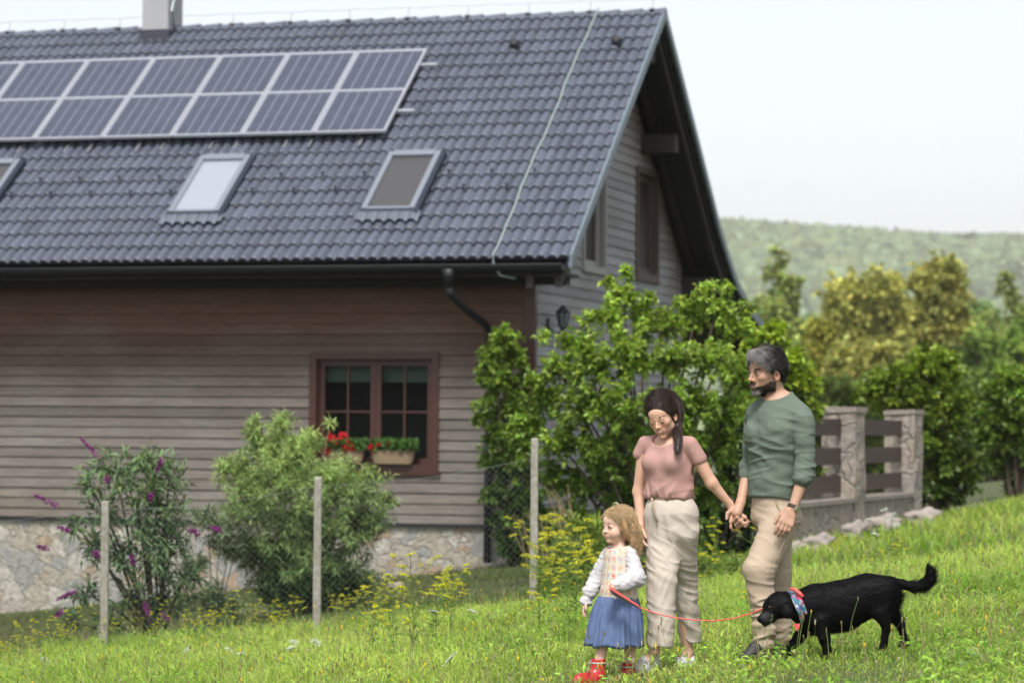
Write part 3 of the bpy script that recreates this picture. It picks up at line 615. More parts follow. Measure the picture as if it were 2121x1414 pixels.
far_tree(1745, 775, 990, 86, 210, 'dark shaded thicket tree behind the stone pillars', GRN*.55, lumps=14, nl=6000)
far_tree(1560, 700, 990, 90, 150, 'dark green tree behind the house corner', GRN*.8, lumps=12, nl=3000)
far_tree(2030, 770, 1000, 84, 170, 'dark green thicket tree behind the right hand bushes', GRN*.6, lumps=12, nl=4500)

for (x, yt, d, w_, c, k) in ((1580, 600, 172, 90, .9, 'fifth'), (1690, 590, 175, 120, .95, 'pale mid-distance'), (1760, 600, 178, 120, .9, ''), (1850, 585, 176, 120, .85, ''), (2030, 590, 174, 120, .95, ''), (2110, 620, 172, 120, .85, '')):
    far_tree(x, yt, 960, d, w_, 'pale hazy tree in the farthest row below the wooded hill', PAL*c*np.array([.85, 1, 1.1]), lumps=14, nl=3200)
# ================================================================== GARDEN SHRUBS
def cl_px(L, d):
    return [(W(x, y, d+o), r/FPX*d) for (x, y, r, o) in L]
def base_px(px, d): p = W(px, 900, d); return (p[0], p[1], float(gz(p[0], p[1])))
lil = leafmat('lilac_leaf', (1, 1, 1), .38, .4, .5)
L = [(1292, 618, 34, 0), (1262, 665, 40, -.2), (1330, 665, 46, .1), (1205, 715, 36, 0), (1385, 680, 40, -.2), (1440, 655, 34, .2), (1485, 645, 38, 0), (1520, 690, 38, .1), (1160, 765, 40, 0), (1230, 760, 54, -.5), (1310, 750, 58, -.6), (1390, 755, 58, -.6),
     (1470, 745, 54, -.4), (1530, 775, 44, -.1), (1140, 830, 42, .1), (1205, 845, 56, -.4), (1280, 850, 60, -.7), (1370, 855, 60, -.7), (1450, 845, 56, -.5), (1515, 850, 50, -.1), (1105, 885, 36, .1), (1160, 920, 46, -.2), (1240, 935, 54, -.5), (1330, 945, 54, -.4),
     (1420, 930, 54, -.3), (1495, 930, 48, 0), (1200, 1010, 42, 0), (1290, 1030, 48, -.1), (1400, 1030, 48, 0), (1480, 1020, 44, .1), (1560, 765, 32, .5), (1150, 985, 36, 0), (1190, 1080, 40, 0), (1260, 1090, 44, 0), (1350, 1110, 44, 0), (1440, 1100, 44, 0), (1078, 880, 22, 0),
     (1300, 575, 13, 0), (1262, 588, 14, .1), (1296, 560, 9, 0), (1470, 600, 17, .1), (1505, 598, 15, 0), (1450, 610, 14, 0), (1345, 620, 17, 0), (1410, 630, 17, 0), (1215, 665, 18, 0), (1170, 705, 18, 0), (1125, 700, 16, .1), (1105, 790, 20, 0), (1090, 940, 24, 0), (1545, 640, 17, .2), (1060, 905, 13, 0)]
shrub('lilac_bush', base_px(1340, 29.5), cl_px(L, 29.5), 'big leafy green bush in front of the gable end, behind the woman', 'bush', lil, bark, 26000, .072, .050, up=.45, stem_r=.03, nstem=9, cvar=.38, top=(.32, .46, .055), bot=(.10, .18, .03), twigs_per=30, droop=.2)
L = [(1300, 900, 70, .6), (1400, 960, 80, .6), (1500, 900, 70, .8), (1540, 980, 60, .8), (1250, 980, 70, .8), (1350, 1060, 80, .5), (1480, 1080, 75, .5), (1560, 1060, 60, .3), (1580, 880, 55, .9), (1600, 950, 50, .8), (1620, 1030, 45, .8), (1560, 1140, 45, 0), (1470, 1150, 50, 0)]
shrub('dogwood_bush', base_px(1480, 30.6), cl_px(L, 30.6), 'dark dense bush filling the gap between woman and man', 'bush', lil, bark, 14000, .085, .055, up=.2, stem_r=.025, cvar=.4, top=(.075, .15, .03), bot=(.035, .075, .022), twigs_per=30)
L = [(1600, 700, 34, 0), (1625, 740, 40, 0), (1650, 790, 36, 0), (1660, 850, 34, 0), (1610, 800, 40, .2), (1575, 730, 34, .3), (1590, 850, 42, .3), (1680, 800, 18, 0), (1640, 900, 36, .2), (1655, 980, 32, .2), (1640, 1060, 34, .2)]
shrub('hazel_bush', base_px(1630, 33), cl_px(L, 33), 'bright yellow green bush right behind the man’s head', 'bush', lil, bark, 6500, .095, .075, up=.3, stem_r=.025, cvar=.3, top=(.30, .42, .03), bot=(.09, .15, .025), twigs_per=28)
vine_m = leafmat('vine_leaf', (1, 1, 1), .45, .3, .4)
L = [(1040, 700, 34, 0), (1015, 740, 30, 0), (1060, 745, 36, .1), (1030, 790, 38, -.05), (1070, 800, 38, .1), (1010, 840, 32, 0), (1055, 850, 42, 0), (1025, 900, 36, -.05), (1075, 910, 40, 0), (1045, 960, 42, 0), (1085, 970, 38, 0), (1030, 1020, 34, 0), (1080, 1030, 44, 0), (1060, 1085, 42, 0), (1105, 1060, 40, 0), (1095, 1120, 38, 0), (1050, 1130, 26, 0), (1090, 850, 34, .1), (1000, 780, 18, 0), (995, 870, 16, 0), (1008, 950, 14, 0), (1140, 1110, 34, 0)]
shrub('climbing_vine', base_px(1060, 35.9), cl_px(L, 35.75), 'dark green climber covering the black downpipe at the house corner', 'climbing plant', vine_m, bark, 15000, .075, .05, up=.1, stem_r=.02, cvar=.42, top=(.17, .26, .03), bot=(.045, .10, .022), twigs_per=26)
# feathery willow shrub
wil = leafmat('willow_leaf', (1, 1, 1), .5, .35, .4)
L = [(615, 950, 52, 0), (560, 950, 60, .1), (685, 990, 46, .1), (510, 1000, 56, 0), (600, 1000, 66, -.3), (680, 1030, 70, -.3), (750, 1030, 55, 0), (500, 1070, 60, 0), (580, 1090, 75, -.4), (670, 1110, 78, -.4), (745, 1110, 62, 0), (540, 1160, 66, -.1), (620, 1180, 75, -.3), (700, 1190, 66, -.2), (570, 1230, 60, 0), (650, 1245, 60, 0), (730, 1230, 45, .1), (480, 1140, 34, .1),
     (525, 900, 30, 0), (585, 880, 28, 0), (640, 905, 16, 0), (682, 880, 9, 0), (765, 985, 22, 0), (720, 960, 14, 0), (465, 975, 24, 0), (800, 1040, 20, 0)]
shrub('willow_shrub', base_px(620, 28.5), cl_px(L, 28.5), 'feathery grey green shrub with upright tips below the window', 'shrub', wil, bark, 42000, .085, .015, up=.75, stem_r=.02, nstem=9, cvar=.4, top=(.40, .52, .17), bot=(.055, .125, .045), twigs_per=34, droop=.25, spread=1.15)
# plumes on its top
L = [(430+k*25, 1100+random.uniform(-40, 100), 30, 0) for k in range(4)]+[(400, 1180, 34, 0), (440, 1240, 36, 0), (480, 1270, 36, 0), (385, 1240, 26, 0)]
shrub('silver_shrub', base_px(450, 28.0), cl_px(L, 28.0), 'low silvery shrub at the foot of the feathery one, left side', 'shrub', wil, bark, 3800, .08, .02, up=.6, stem_r=.01, cvar=.3, top=(.24, .30, .17), bot=(.10, .15, .07), twigs_per=22)
# buddleia
bud = leafmat('buddleia_leaf', (1, 1, 1), .5, .3, .35)
L = [(300, 960, 45, 0), (240, 980, 42, .1), (350, 990, 42, 0), (190, 1010, 34, 0), (280, 1030, 50, -.2), (340, 1060, 48, -.1), (210, 1070, 40, 0), (300, 1110, 52, -.2), (360, 1130, 44, 0), (250, 1160, 44, 0), (320, 1180, 46, -.1), (380, 1200, 34, 0), (190, 1140, 34, 0), (280, 1240, 38, 0), (340, 1250, 34, 0), (160, 1090, 24, 0), (180, 1230, 30, 0), (230, 1290, 28, 0), (150, 1290, 22, 0)]
bsh = shrub('butterfly_bush', base_px(325, 25.9), cl_px(L, 25.9), 'loose butterfly bush with purple flower spikes behind the left fence post', 'shrub', bud, mat('dark_stem', (.05, .04, .03), .9), 3300, .115, .028, up=.5, stem_r=.022, nstem=7, cvar=.3, top=(.17, .26, .11), bot=(.045, .095, .04), twigs_per=20, droop=.3, spread=1.25)
pur = mat('purple_flower', (.20, .02, .17), .7, attr=True, transl=.15)
for (x0, y0, x1, y1) in ((203, 945, 165, 905), (120, 1047, 72, 1025), (222, 985, 224, 1010), (313, 1022, 310, 1040), (335, 950, 325, 975), (145, 1098, 120, 1092), (100, 1138, 78, 1130), (160, 1222, 118, 1240), (130, 1265, 115, 1275), (308, 1270, 300, 1248), (345, 1282, 335, 1270), (415, 1105, 392, 1098), (455, 1098, 438, 1090), (205, 1150, 195, 1143), (275, 1165, 272, 1150), (180, 1320, 165, 1328)):
    a = W(x0, y0, 25.6); b = W(x1, y1, 25.6); n = 90; t = rng.random(n)[:, None]; r = .022*(1-t*.75); C = a*(1-t)+b*t+rdir(n)*r; V, T = leaf_mesh(C, rdir(n), rdir(n), .022, .02)
    mesh_np('flower_spike', V, T, pur, bsh, np.repeat(rng.uniform(.5, 1.5, (n, 1))*np.array([[1, 1, 1]]), 5, 0), smooth=False)
# vines on the pillars and the right-hand bushes
L = [(1830, 800, 36, 0), (1870, 780, 42, 0), (1920, 765, 44, 0), (1960, 780, 38, .1), (1850, 830, 38, .1), (1900, 830, 50, 0), (1950, 840, 50, 0), (1985, 840, 34, .1), (1925, 890, 55, 0), (1975, 900, 42, 0), (1920, 950, 52, 0), (1975, 960, 46, 0), (1940, 1010, 44, 0), (1990, 1010, 34, 0), (1900, 1000, 30, 0), (1950, 740, 20, 0), (1900, 745, 16, 0), (1805, 805, 26, .3), (1838, 785, 30, .3), (1870, 800, 30, .2), (1975, 745, 16, 0), (1795, 815, 16, 0), (1775, 830, 10, 0), (2005, 960, 26, 0), (1850, 950, 14, -.6), (1840, 880, 12, -.8), (1835, 1000, 24, -.5), (1870, 1030, 24, -.3), (1820, 1025, 20, -.6)]
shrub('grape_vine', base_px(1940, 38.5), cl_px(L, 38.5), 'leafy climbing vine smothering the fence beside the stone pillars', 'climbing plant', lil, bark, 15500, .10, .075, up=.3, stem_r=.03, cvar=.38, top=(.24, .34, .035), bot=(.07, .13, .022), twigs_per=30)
L = [(2060, 810, 34, 0), (2090, 780, 34, 0), (2120, 800, 45, 0), (2070, 860, 45, 0), (2120, 870, 50, 0), (2050, 910, 34, 0), (2095, 930, 46, 0), (2150, 930, 50, 0), (2160, 840, 50, 0), (2055, 960, 26, 0), (2110, 985, 36, .2)]
shrub('hedge_bush', base_px(2100, 44), cl_px(L, 44), 'rounded green bush at the right edge of the meadow', 'bush', lil, bark, 9500, .10, .075, up=.3, stem_r=.03, cvar=.36, top=(.20, .30, .035), bot=(.065, .12, .022), twigs_per=28)
L = [(2121, 815, 14, 0), (2135, 780, 18, 0), (2140, 830, 20, 0)]
shrub('apple_branch_tree', base_px(2230, 27), cl_px(L, 27), 'nearer sprig of leaves entering from the right photo edge', 'tree', lil, bark, 260, .075, .055, up=.3, stem_r=.02, cvar=.2, top=(.2, .34, .04), bot=(.14, .26, .03), twigs_per=8)
# low plants along the wall, between post and people
L = [(1140, 1190, 26, 0), (1180, 1150, 30, 0), (1220, 1170, 34, 0), (1160, 1220, 30, -.1), (1210, 1225, 34, -.2), (1130, 1235, 22, 0), (1255, 1215, 34, 0), (1190, 1100, 26, .2), (1230, 1110, 30, .3), (1260, 1150, 34, .2), (1300, 1180, 34, .3), (1450, 1190, 38, 0), (1520, 1200, 34, 0), (1400, 1200, 34, 0)]
shrub('goldenrod_clump', base_px(1200, 26), cl_px(L, 26), 'yellow green leafy plants right of the tallest fence post', 'plant', wil, bark, 9000, .10, .016, up=.9, stem_r=.006, nstem=10, cvar=.3, top=(.23, .32, .05), bot=(.09, .15, .03), twigs_per=26, spread=1.3)
st_m = mat('dry_stem', (.25, .17, .10), .8)
m = MB()
for k in range(16):
    a = np.array(W(1130+rng.normal()*16, 1180, 27)); b = W(1040+rng.random()*100, 1050+rng.random()*60, 27+rng.normal()*.2); m.tube(bez(a, (a*.6+b*.4)+[0, 0, .1], b, 6), np.linspace(.006, .003, 6), 4, cap=False)
for k in range(12):
    a = np.array(W(1180+rng.normal()*16, 1160, 27)); b = W(1120+rng.random()*60, 990+rng.random()*60, 27+rng.normal()*.2); m.tube(bez(a, (a*.6+b*.4)+[0, 0, .1], b, 6), np.linspace(.006, .003, 6), 4, cap=False)
tag(m.build('dry_stalks', st_m, None, col=False), 'fan of dry brown stalks leaning left by the tallest fence post', 'dead stalks')

# ================================================================== FENCES
conc = mat('concrete', (.34, .33, .30), .9, noise=(22, .7, (.20, .17, .12)), bump=(60, .006)); wire = mat('fence_wire', (.20, .22, .22), .5, metal=.4)
posts = []; FD = 24.6
fence = thing('wire_fence', base_px(658, FD), 'sagging chain link fence on three weathered concrete posts', 'fence')
for (x, y, tw) in ((218.5, 1040, .0), (659, 990, .0), (1107.5, 910, .0)):
    tp = W(x, y, FD); p = np.array([tp[0], tp[1], float(gz(tp[0], tp[1]))-.3]); s = .036; m = MB()
    n = 8; c = .008; pr = [(-s, -s+c), (-s+c, -s), (s-c, -s), (s, -s+c), (s, s-c), (s-c, s), (-s+c, s), (-s, s-c)]
    zs = np.linspace(p[2], tp[2], 9); V = []
    for i, z in enumerate(zs):
        k = 1-.12*i/8; jx, jy = rng.normal(size=2)*.0012; V += [[p[0]+a*k+jx, p[1]+b*k+jy, z] for a, b in pr]
    V += [[p[0]+a*.7, p[1]+b*.7, zs[-1]+.012] for a, b in pr]
    m.add(V, [[i*8+j, i*8+(j+1) % 8, (i+1)*8+(j+1) % 8, (i+1)*8+j] for i in range(9) for j in range(8)]); b0 = 72
    m.add(V[-8:], T=[[0, i, i+1] for i in range(1, 7)]); m.build('fence_post', conc, fence, smooth=False, col=False); posts.append((p, tp))
m = MB(); runs = [(posts[0][1]+[-3, 0, -.30], posts[0][1]-[0, .055, .06]), (posts[0][1]-[0, .055, .06], posts[1][1]-[0, .055, .07]), (posts[1][1]-[0, .055, .07], posts[2][1]-[0, .055, .16])]
S = []
for a, b in runs:
    Ln = b[0]-a[0]; top = lambda x: a[2]+(b[2]-a[2])*(x-a[0])/Ln-.05*math.sin(math.pi*(x-a[0])/Ln); x = a[0]
    m.tube([[x_, a[1]+(b[1]-a[1])*(x_-a[0])/Ln, top(x_)] for x_ in np.linspace(a[0], b[0], 8)], .0014, 4, cap=False)
    cell = .062; hh = 1.15
    for k in np.arange(-hh, Ln, cell):
        for sg in (1, -1):
            x0 = a[0]+k; x1 = x0+hh; xa, xb = max(x0, a[0]), min(x1, b[0])
            if xb-xa < .03: continue
            if sg > 0: za, zb = top(xa)-hh+(xa-x0), top(xb)-hh+(xb-x0)
            else: za, zb = top(xa)-(xa-x0), top(xb)-(xb-x0)
            yy = a[1]+(b[1]-a[1])*(np.array([xa, xb])-a[0])/Ln+sg*.001; S.append([[xa, yy[0], za], [(xa+xb)/2, yy.mean(), (za+zb)/2], [xb, yy[1], zb]])
V, Q = strand_mesh(np.array(S), .0007, 1.); m.add(V, Q); m.build('wire_mesh', wire, fence, col=False)
# stone pillar fence on the right
pst = stonemat('pillar_stone', 3.0, ((.30, .26, .22), (.25, .23, .21), (.31, .26, .21), (.27, .235, .20)), (.22, .20, .18)); capm = mat('cap_stone', (.30, .26, .23), .9, noise=(8, .6, (.20, .18, .16)), bump=(25, .02)); slat = mat('brown_plank', (.060, .034, .030), .6, noise=(12, .5, (.035, .022, .02)), stretch=(1, 1, 5), bump=(40, .004))
pa = math.radians(24); fd = np.array([math.sin(pa), math.cos(pa), 0]); fx = np.array([math.cos(pa), -math.sin(pa), 0])
pf = thing('stone_fence', base_px(1735, 34.2), 'garden fence of stone pillars and wide brown planks on a low stone wall', 'fence')
PC = []; 
for (px, py, d, hw) in ((1591, 842, 31.0, .20), (1748, 846, 34.2, .205), (1872, 851, 37.4, .20), ):
    c = W(px, py, d); g = float(gz(c[0], c[1])); PC.append(c); m = MB()
    n = 9; V = []
    for i in range(n):
        z = g-.3+(c[2]-.045-g+.3)*i/(n-1); 
        for (a, b) in ((-1, -1), (0, -1.0), (1, -1), (1, 0), (1, 1), (0, 1), (-1, 1), (-1, 0)): V.append(c*[1, 1, 0]+fx*a*hw+fd*b*hw+np.array([0, 0, z])+np.append(rng.normal(size=2)*.008, 0))
    m.add(V, [[i*8+j, i*8+(j+1) % 8, (i+1)*8+(j+1) % 8, (i+1)*8+j] for i in range(n-1) for j in range(8)]); pl_ = m.build('pillar', pst, pf, col=False)
    m = MB(); o = c*[1, 1, 0]; hw2 = hw+.02
    m.hexa([o+fx*a*hw2+fd*b*hw2+np.array([0, 0, z+rng.normal()*.006]) for z in (c[2]-.044, c[2]+.012) for b in (-1, 1) for a in (-1, 1)]); m.build('cap', capm, pl_, col=False)
for i in range(len(PC)-1):
    a, b = PC[i], PC[i+1]; dv = (b-a)*[1, 1, 0]; ln = np.linalg.norm(dv); dv /= ln; sd_ = np.cross(dv, [0, 0, 1.])
    for k, zo in enumerate((-.125, -.475, -.81)):
        m = MB(); V = []
        for (q, c) in ((.207, a), (ln-.207, b)):
            for s in (-.02, .02):
                for z in (zo-.20, zo): V.append(a*[1, 1, 0]+dv*q+sd_*s+np.array([0, 0, c[2]+z]))
        V = np.array(V); m.add(V, [[0, 1, 3, 2], [4, 6, 7, 5], [0, 4, 5, 1], [2, 3, 7, 6], [1, 5, 7, 3], [0, 2, 6, 4]]); m.build('plank', slat, pf, col=False)
    m = MB(); V = []
    for (q, c) in ((.207, a), (ln-.207, b)):
        g = float(gz(c[0], c[1]))
        for s in (-.17, .17):
            for z in (g-.4, c[2]-1.13): V.append(a*[1, 1, 0]+dv*q+sd_*s+np.array([0, 0, z]))
    m.add(V, [[0, 1, 3, 2], [4, 6, 7, 5], [0, 4, 5, 1], [2, 3, 7, 6], [1, 5, 7, 3], [0, 2, 6, 4]]); m.build('low_wall', pst, pf, col=False)
    m = MB(); V = []
    for (q, c) in ((.21, a), (ln-.21, b)):
        for s in (-.2, .2):
            for z in (c[2]-1.128, c[2]-1.075): V.append(a*[1, 1, 0]+dv*q+sd_*s+np.array([0, 0, z]))
    m.add(V, [[0, 1, 3, 2], [4, 6, 7, 5], [0, 4, 5, 1], [2, 3, 7, 6], [1, 5, 7, 3], [0, 2, 6, 4]]); m.build('coping', capm, pf, col=False)
# rocks
rockm = mat('rock', (.34, .29, .27), .9, noise=(5, .6, (.22, .20, .19)), bump=(14, .03))
def rock(px, py, d, rx, rz, label):
    p = W(px, py, d); g = float(gz(p[0], p[1])); s = d/FPX; C = np.array([[p[0], p[1], g+rz*s*.55]]); V, F, _ = blob_mesh(C, np.array([[rx*s, rx*s*.8, rz*s]]), 3, 11)
    n_ = vnoise(V*5, 3); V = V+(V-C)*(.12*n_[:, None]); o = mesh_np('rock', V, F, rockm, None, smooth=True); tag(o, label, 'rock', 'rocks along the fence foot')
rock(1905, 1065, 35.6, 40, 26, 'flat pale rock in the grass under the second pillar')
rock(1822, 1085, 33.6, 42, 30, 'rounded pinkish rock in the middle of the rock row')
rock(1765, 1105, 32.8, 26, 26, 'small grey rock below the nearest stone pillar')
rock(1690, 1150, 30.5, 36, 26, 'brownish rock just right of the man’s leg')
rock(1640, 1165, 30.0, 26, 20, 'small rock half hidden behind the man’s leg')
rock(820, 1200, 33.5, 16, 8, 'small pale stone lying on the lawn by the house wall')
# stone kerb of the flower bed at the corner
m = MB(); 
for k in range(12):
    a = H(-1.5+k*.33, .70-.03*k, -0); a[2] = float(gz(a[0], a[1])); m.box((a[0]-.15, a[1]-.06, a[2]-.1), (a[0]+.15, a[1]+.06, a[2]+.045+random.uniform(-.01, .01)))
tag(m.build('bed_edging', capm, None, col=False), 'low stone edging of the bed below the downpipe', 'edging')

# ================================================================== GRASS
def grass(name, x, y, hgt, wid, colf, gm_, bend=.35, hvar=.5):
    n = len(x); z = gz(x, y); h = hgt*(1+hvar*(rng.random(n)*1.6-.6)); az = rng.random(n)*6.283; ax = np.stack([np.cos(az), np.sin(az), 0*az], -1)
    la = rng.random(n)*6.283; ld = np.stack([np.cos(la), np.sin(la), 0*la], -1)*(bend*rng.random(n)*h*1.3)[:, None]
    P = np.stack([x, y, z-.01], -1); w_ = (wid*rng.uniform(.6, 1.3, n))[:, None]
    mid = P+ld*.35+np.array([0, 0, 1.])*(h*.6)[:, None]; tip = P+ld*1.1+np.array([0, 0, 1.])*(h*(1-.25*rng.random(n)))[:, None]
    V = np.stack([P-ax*w_*.5, P+ax*w_*.5, mid+ax*w_*.42, mid-ax*w_*.42, tip], 1).reshape(-1, 3); b = np.arange(n)[:, None]*5
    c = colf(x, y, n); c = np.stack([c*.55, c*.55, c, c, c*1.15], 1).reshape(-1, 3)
    return V, b+np.array([[0, 1, 2, 3]]), b+np.array([[3, 2, 4]]), c
grm = mat('grass_blade', (1, 1, 1), .45, attr=True, transl=.4, spec=.3)
def meadow_col(x, y, n):
    p = np.stack([x*.9, y*.45, 0*x], -1); t = np.clip(.5+.7*vnoise(p, 21)+.35*vnoise(p*3.1, 22), 0, 1)[:, None]; r = rng.random((n, 1))
    c = np.array([[.26, .43, .045]])*(1-t)+np.array([[.50, .64, .11]])*t
    c = np.where(r < .10, np.array([[.42, .38, .16]]), c); c = np.where((r > .10) & (r < .16), np.array([[.22, .32, .14]]), c); c = np.where((r > .16) & (r < .30), c*np.array([[.55, .7, .6]]), c)
    return c*rng.uniform(.65, 1.3, (n, 1))
def lawn_col(x, y, n):
    p = np.stack([x*.7, y*.5, 0*x], -1); t = np.clip(.5+.8*vnoise(p, 25), 0, 1)[:, None]; return (np.array([[.10, .15, .035]])*(1-t)+np.array([[.155, .165, .06]])*t)*rng.uniform(.6, 1.3, (n, 1))
def scatter(n, y0, y1, marg=1.2, xmin=None, xmax=None, pw=1):
    y = y0+(y1-y0)*rng.random(n)**pw; x = (rng.random(n)*2-1)*(.183*y+marg)
    k = np.ones(n, bool)
    if xmin is not None: k &= x > xmin(y)
    if xmax is not None: k &= x < xmax(y)
    return x[k], y[k]
parts_ = []
zones = [((62000, 12.2, 17.6), .13, .0055), ((62000, 17.6, 25.2), .15, .0075)]
VV = []; QQ = []; TT = []; CC = []; nn_ = 0
def addg(res):
    global nn_
    V, q, t, c = res; VV.append(V); QQ.append(q+nn_); TT.append(t+nn_); CC.append(c); nn_ += len(V)
x, y = scatter(85000, 12.0, 17.6); pf_ = 1-.5*np.clip((x+.3)/.5, 0, 1)*np.clip((17-y)/.6, 0, 1)
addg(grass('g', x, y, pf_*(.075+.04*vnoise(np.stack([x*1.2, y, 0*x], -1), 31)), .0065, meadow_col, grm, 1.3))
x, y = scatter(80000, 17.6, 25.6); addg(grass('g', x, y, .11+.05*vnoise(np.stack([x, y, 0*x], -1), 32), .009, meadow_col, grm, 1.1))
rl = lambda y: np.where(y < 29.5, 1.3+(y-25)*.12, 1.9+(y-29.5)*.445+.15)
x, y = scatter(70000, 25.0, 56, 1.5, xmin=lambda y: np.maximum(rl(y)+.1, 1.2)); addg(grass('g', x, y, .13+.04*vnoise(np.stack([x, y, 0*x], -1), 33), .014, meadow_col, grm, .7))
x, y = scatter(12000, 12.3, 25, 1.0); pf_ = 1-.72*np.clip((x+.3)/.5, 0, 1)*np.clip((17-y)/.6, 0, 1); addg(grass('g', x, y, pf_*.19, .0045, meadow_col, grm, .8, .6))
mesh_g = mesh_np('meadow_grass', np.vstack(VV), [np.vstack(QQ), np.vstack(TT)], grm, None, np.vstack(CC), smooth=False); tag(mesh_g, 'long bright meadow grass on the slope', None, kind='stuff')
VV = []; QQ = []; TT = []; CC = []; nn_ = 0
x, y = scatter(75000, 25.2, 40, 1.5, xmax=rl); addg(grass('g', x, y, .045+0*x, .011, lawn_col, grm, .8))
tag(mesh_np('lawn', np.vstack(VV), [np.vstack(QQ), np.vstack(TT)], grm, None, np.vstack(CC), smooth=False), 'short darker mown lawn by the house', None, kind='stuff')
# broad leaves in the meadow
x, y = scatter(26000, 12.3, 25, 1.0); n = len(x); k = vnoise(np.stack([x*2.2, y*1.5, 0*x], -1), 41) > -.05; x, y = x[k], y[k]; n = len(x)
C = np.stack([x, y, gz(x, y)+rng.uniform(.01, .11, n)], -1); D = rdir(n); D[:, 2] = np.abs(D[:, 2])*.6+.1; Nn = rdir(n)*.5+[0, -.2, 1]
V, T = leaf_mesh(C, D, Nn, rng.uniform(.025, .07, n), rng.uniform(.012, .026, n)); c = meadow_col(x, y, n)*np.array([[.8, .95, .8]])
tag(mesh_np('clover', V, T, grm, None, np.repeat(c, 5, 0), smooth=False), 'broad leaved weeds among the meadow grass', None, kind='stuff')
# small seed heads and dots
x, y = scatter(1500, 12.4, 25, .8); n = len(x); z = gz(x, y); h = rng.uniform(.14, .34, n); le = rng.normal(size=(n, 2))*.05
P = np.stack([np.stack([x+le[:, 0]*t*t, y+le[:, 1]*t*t, z+h*t], -1) for t in (0, .35, .7, 1)], 1); V, Q = strand_mesh(P, .0016, .7)
c = np.repeat(np.where(rng.random((n, 1)) < .5, np.array([[.30, .24, .12]]), np.array([[.2, .3, .08]])), 12, 0)
e = P[:, -1]; hd, F2, nb2 = blob_mesh(e, np.stack([rng.uniform(.003, .006, n)]*2+[rng.uniform(.008, .02, n)], -1), 0, 8)
kind = rng.random((n, 1)); hc = np.where(kind < .62, np.array([[.20, .16, .06]]), np.where(kind < .86, np.array([[.38, .34, .2]]), np.array([[.75, .55, .03]])))
tag(mesh_np('seed_stalks', np.vstack([V, hd]), [Q, F2+len(V)], mat('seed_head', (1, 1, 1), .8, attr=True, transl=.2), None, np.vstack([c, np.repeat(hc, nb2, 0)]), smooth=False), 'fine seed stalks standing in the meadow', None, kind='stuff')

# ---- flowers, each plant a thing of its own
green_st = mat('flower_stem', (.16, .25, .05), .6, transl=.2); yel = mat('yellow_umbel', (.66, .64, .04), .6, attr=True, transl=.25); whi = mat('white_umbel', (.75, .78, .70), .6, attr=True, transl=.25)
def umbel_plant(name, base, h, heads, m_fl, label, cat, group, seed, leafn=40):
    r = np.random.default_rng(seed); t = thing(name, base, label, cat, group); base = np.array(base, float); m = MB()
    top = base+[r.normal()*.05*h, r.normal()*.05*h, h*.8]; m.tube(bez(base, base+[0, 0, h*.45], top, 6), np.linspace(.004, .0025, 6), 5, cap=False)
    fl = MB()
    for k in range(heads):
        q = r.uniform(.35, 1) if heads > 1 else 1; a = base+(top-base)*q; an = r.random()*6.283; sp = h*r.uniform(.10, .28)*(1 if heads > 1 else .1)
        e = a+np.array([math.cos(an)*sp, math.sin(an)*sp, h*.22*r.uniform(.5, 1.1)]); m.tube(bez(a, (a+e)/2+[math.cos(an)*sp*.3, math.sin(an)*sp*.3, 0], e, 5), [.0022]*4+[.0016], 4, cap=False)
        R_ = r.uniform(.026, .046) if heads > 1 else r.uniform(.03, .042); tilt = r.normal(size=2)*(.25 if heads > 1 else .5)
        nr = 15 if heads > 1 else 26
        for i in range(nr):
            aa = i*2.4; rr = R_*math.sqrt((i+.5)/nr); p = e+np.array([math.cos(aa)*rr, math.sin(aa)*rr, .018-(rr/R_)**2*.006+tilt[0]*math.cos(aa)*rr+tilt[1]*math.sin(aa)*rr])
            m.tube([e, p-[0, 0, .002]], .0008, 3, cap=False)
            C = p+r.normal(size=(9, 3))*[.0045, .0045, .0022]; D = r.normal(size=(9, 3)); V, T = leaf_mesh(C, D, np.tile([0, 0, 1.], (9, 1))+r.normal(size=(9, 3))*.3, .0095 if heads > 1 else .0075, .008 if heads > 1 else .006, 0, 0); fl.add(V, T=T, c=tuple(np.repeat(r.uniform(.65, 1.25), 3)))
    m.build('stem', green_st, t, smooth=True, col=False); fl.build('flowers', m_fl, t)
    n = leafn; z = r.random(n)*.55*h; C = base+np.stack([r.normal(size=n)*.012, r.normal(size=n)*.012, z], -1); D = r.normal(size=(n, 3)); D[:, 2] = np.abs(D[:, 2])*.6; V, T = leaf_mesh(C, D, r.normal(size=(n, 3))*.4+[0, 0, 1], .07*h/.5, .014)
    mesh_np('leaves', V, T, grm, t, np.repeat(np.array([[.14, .25, .04]])*r.uniform(.7, 1.3, (n, 1)), 5, 0), smooth=False); return t
protos = [umbel_plant('yellow_umbel_plant', (0, 0, 0), .6+.06*k, 7+k % 3, yel, '', 'wildflower', 'yellow wild parsnip along the fence', 50+k) for k in range(5)]
ylab = 'yellow flowering wild parsnip plant standing in the grass along the fence'
spots = []
for k in range(44): x = rng.uniform(-30, 640); spots.append((x, rng.uniform(24.2, 26.2), rng.uniform(.34, .52)))
for k in range(22): x = rng.uniform(690, 1010); spots.append((x, rng.uniform(23.4, 26.6), rng.uniform(.4, .65)))
for k in range(22): x = rng.uniform(1100, 1290); spots.append((x, rng.uniform(23.5, 27.0), rng.uniform(.55, 1.05)))
for k in range(6): x = rng.uniform(1290, 1560); spots.append((x, rng.uniform(24.5, 27.0), rng.uniform(.5, .8)))
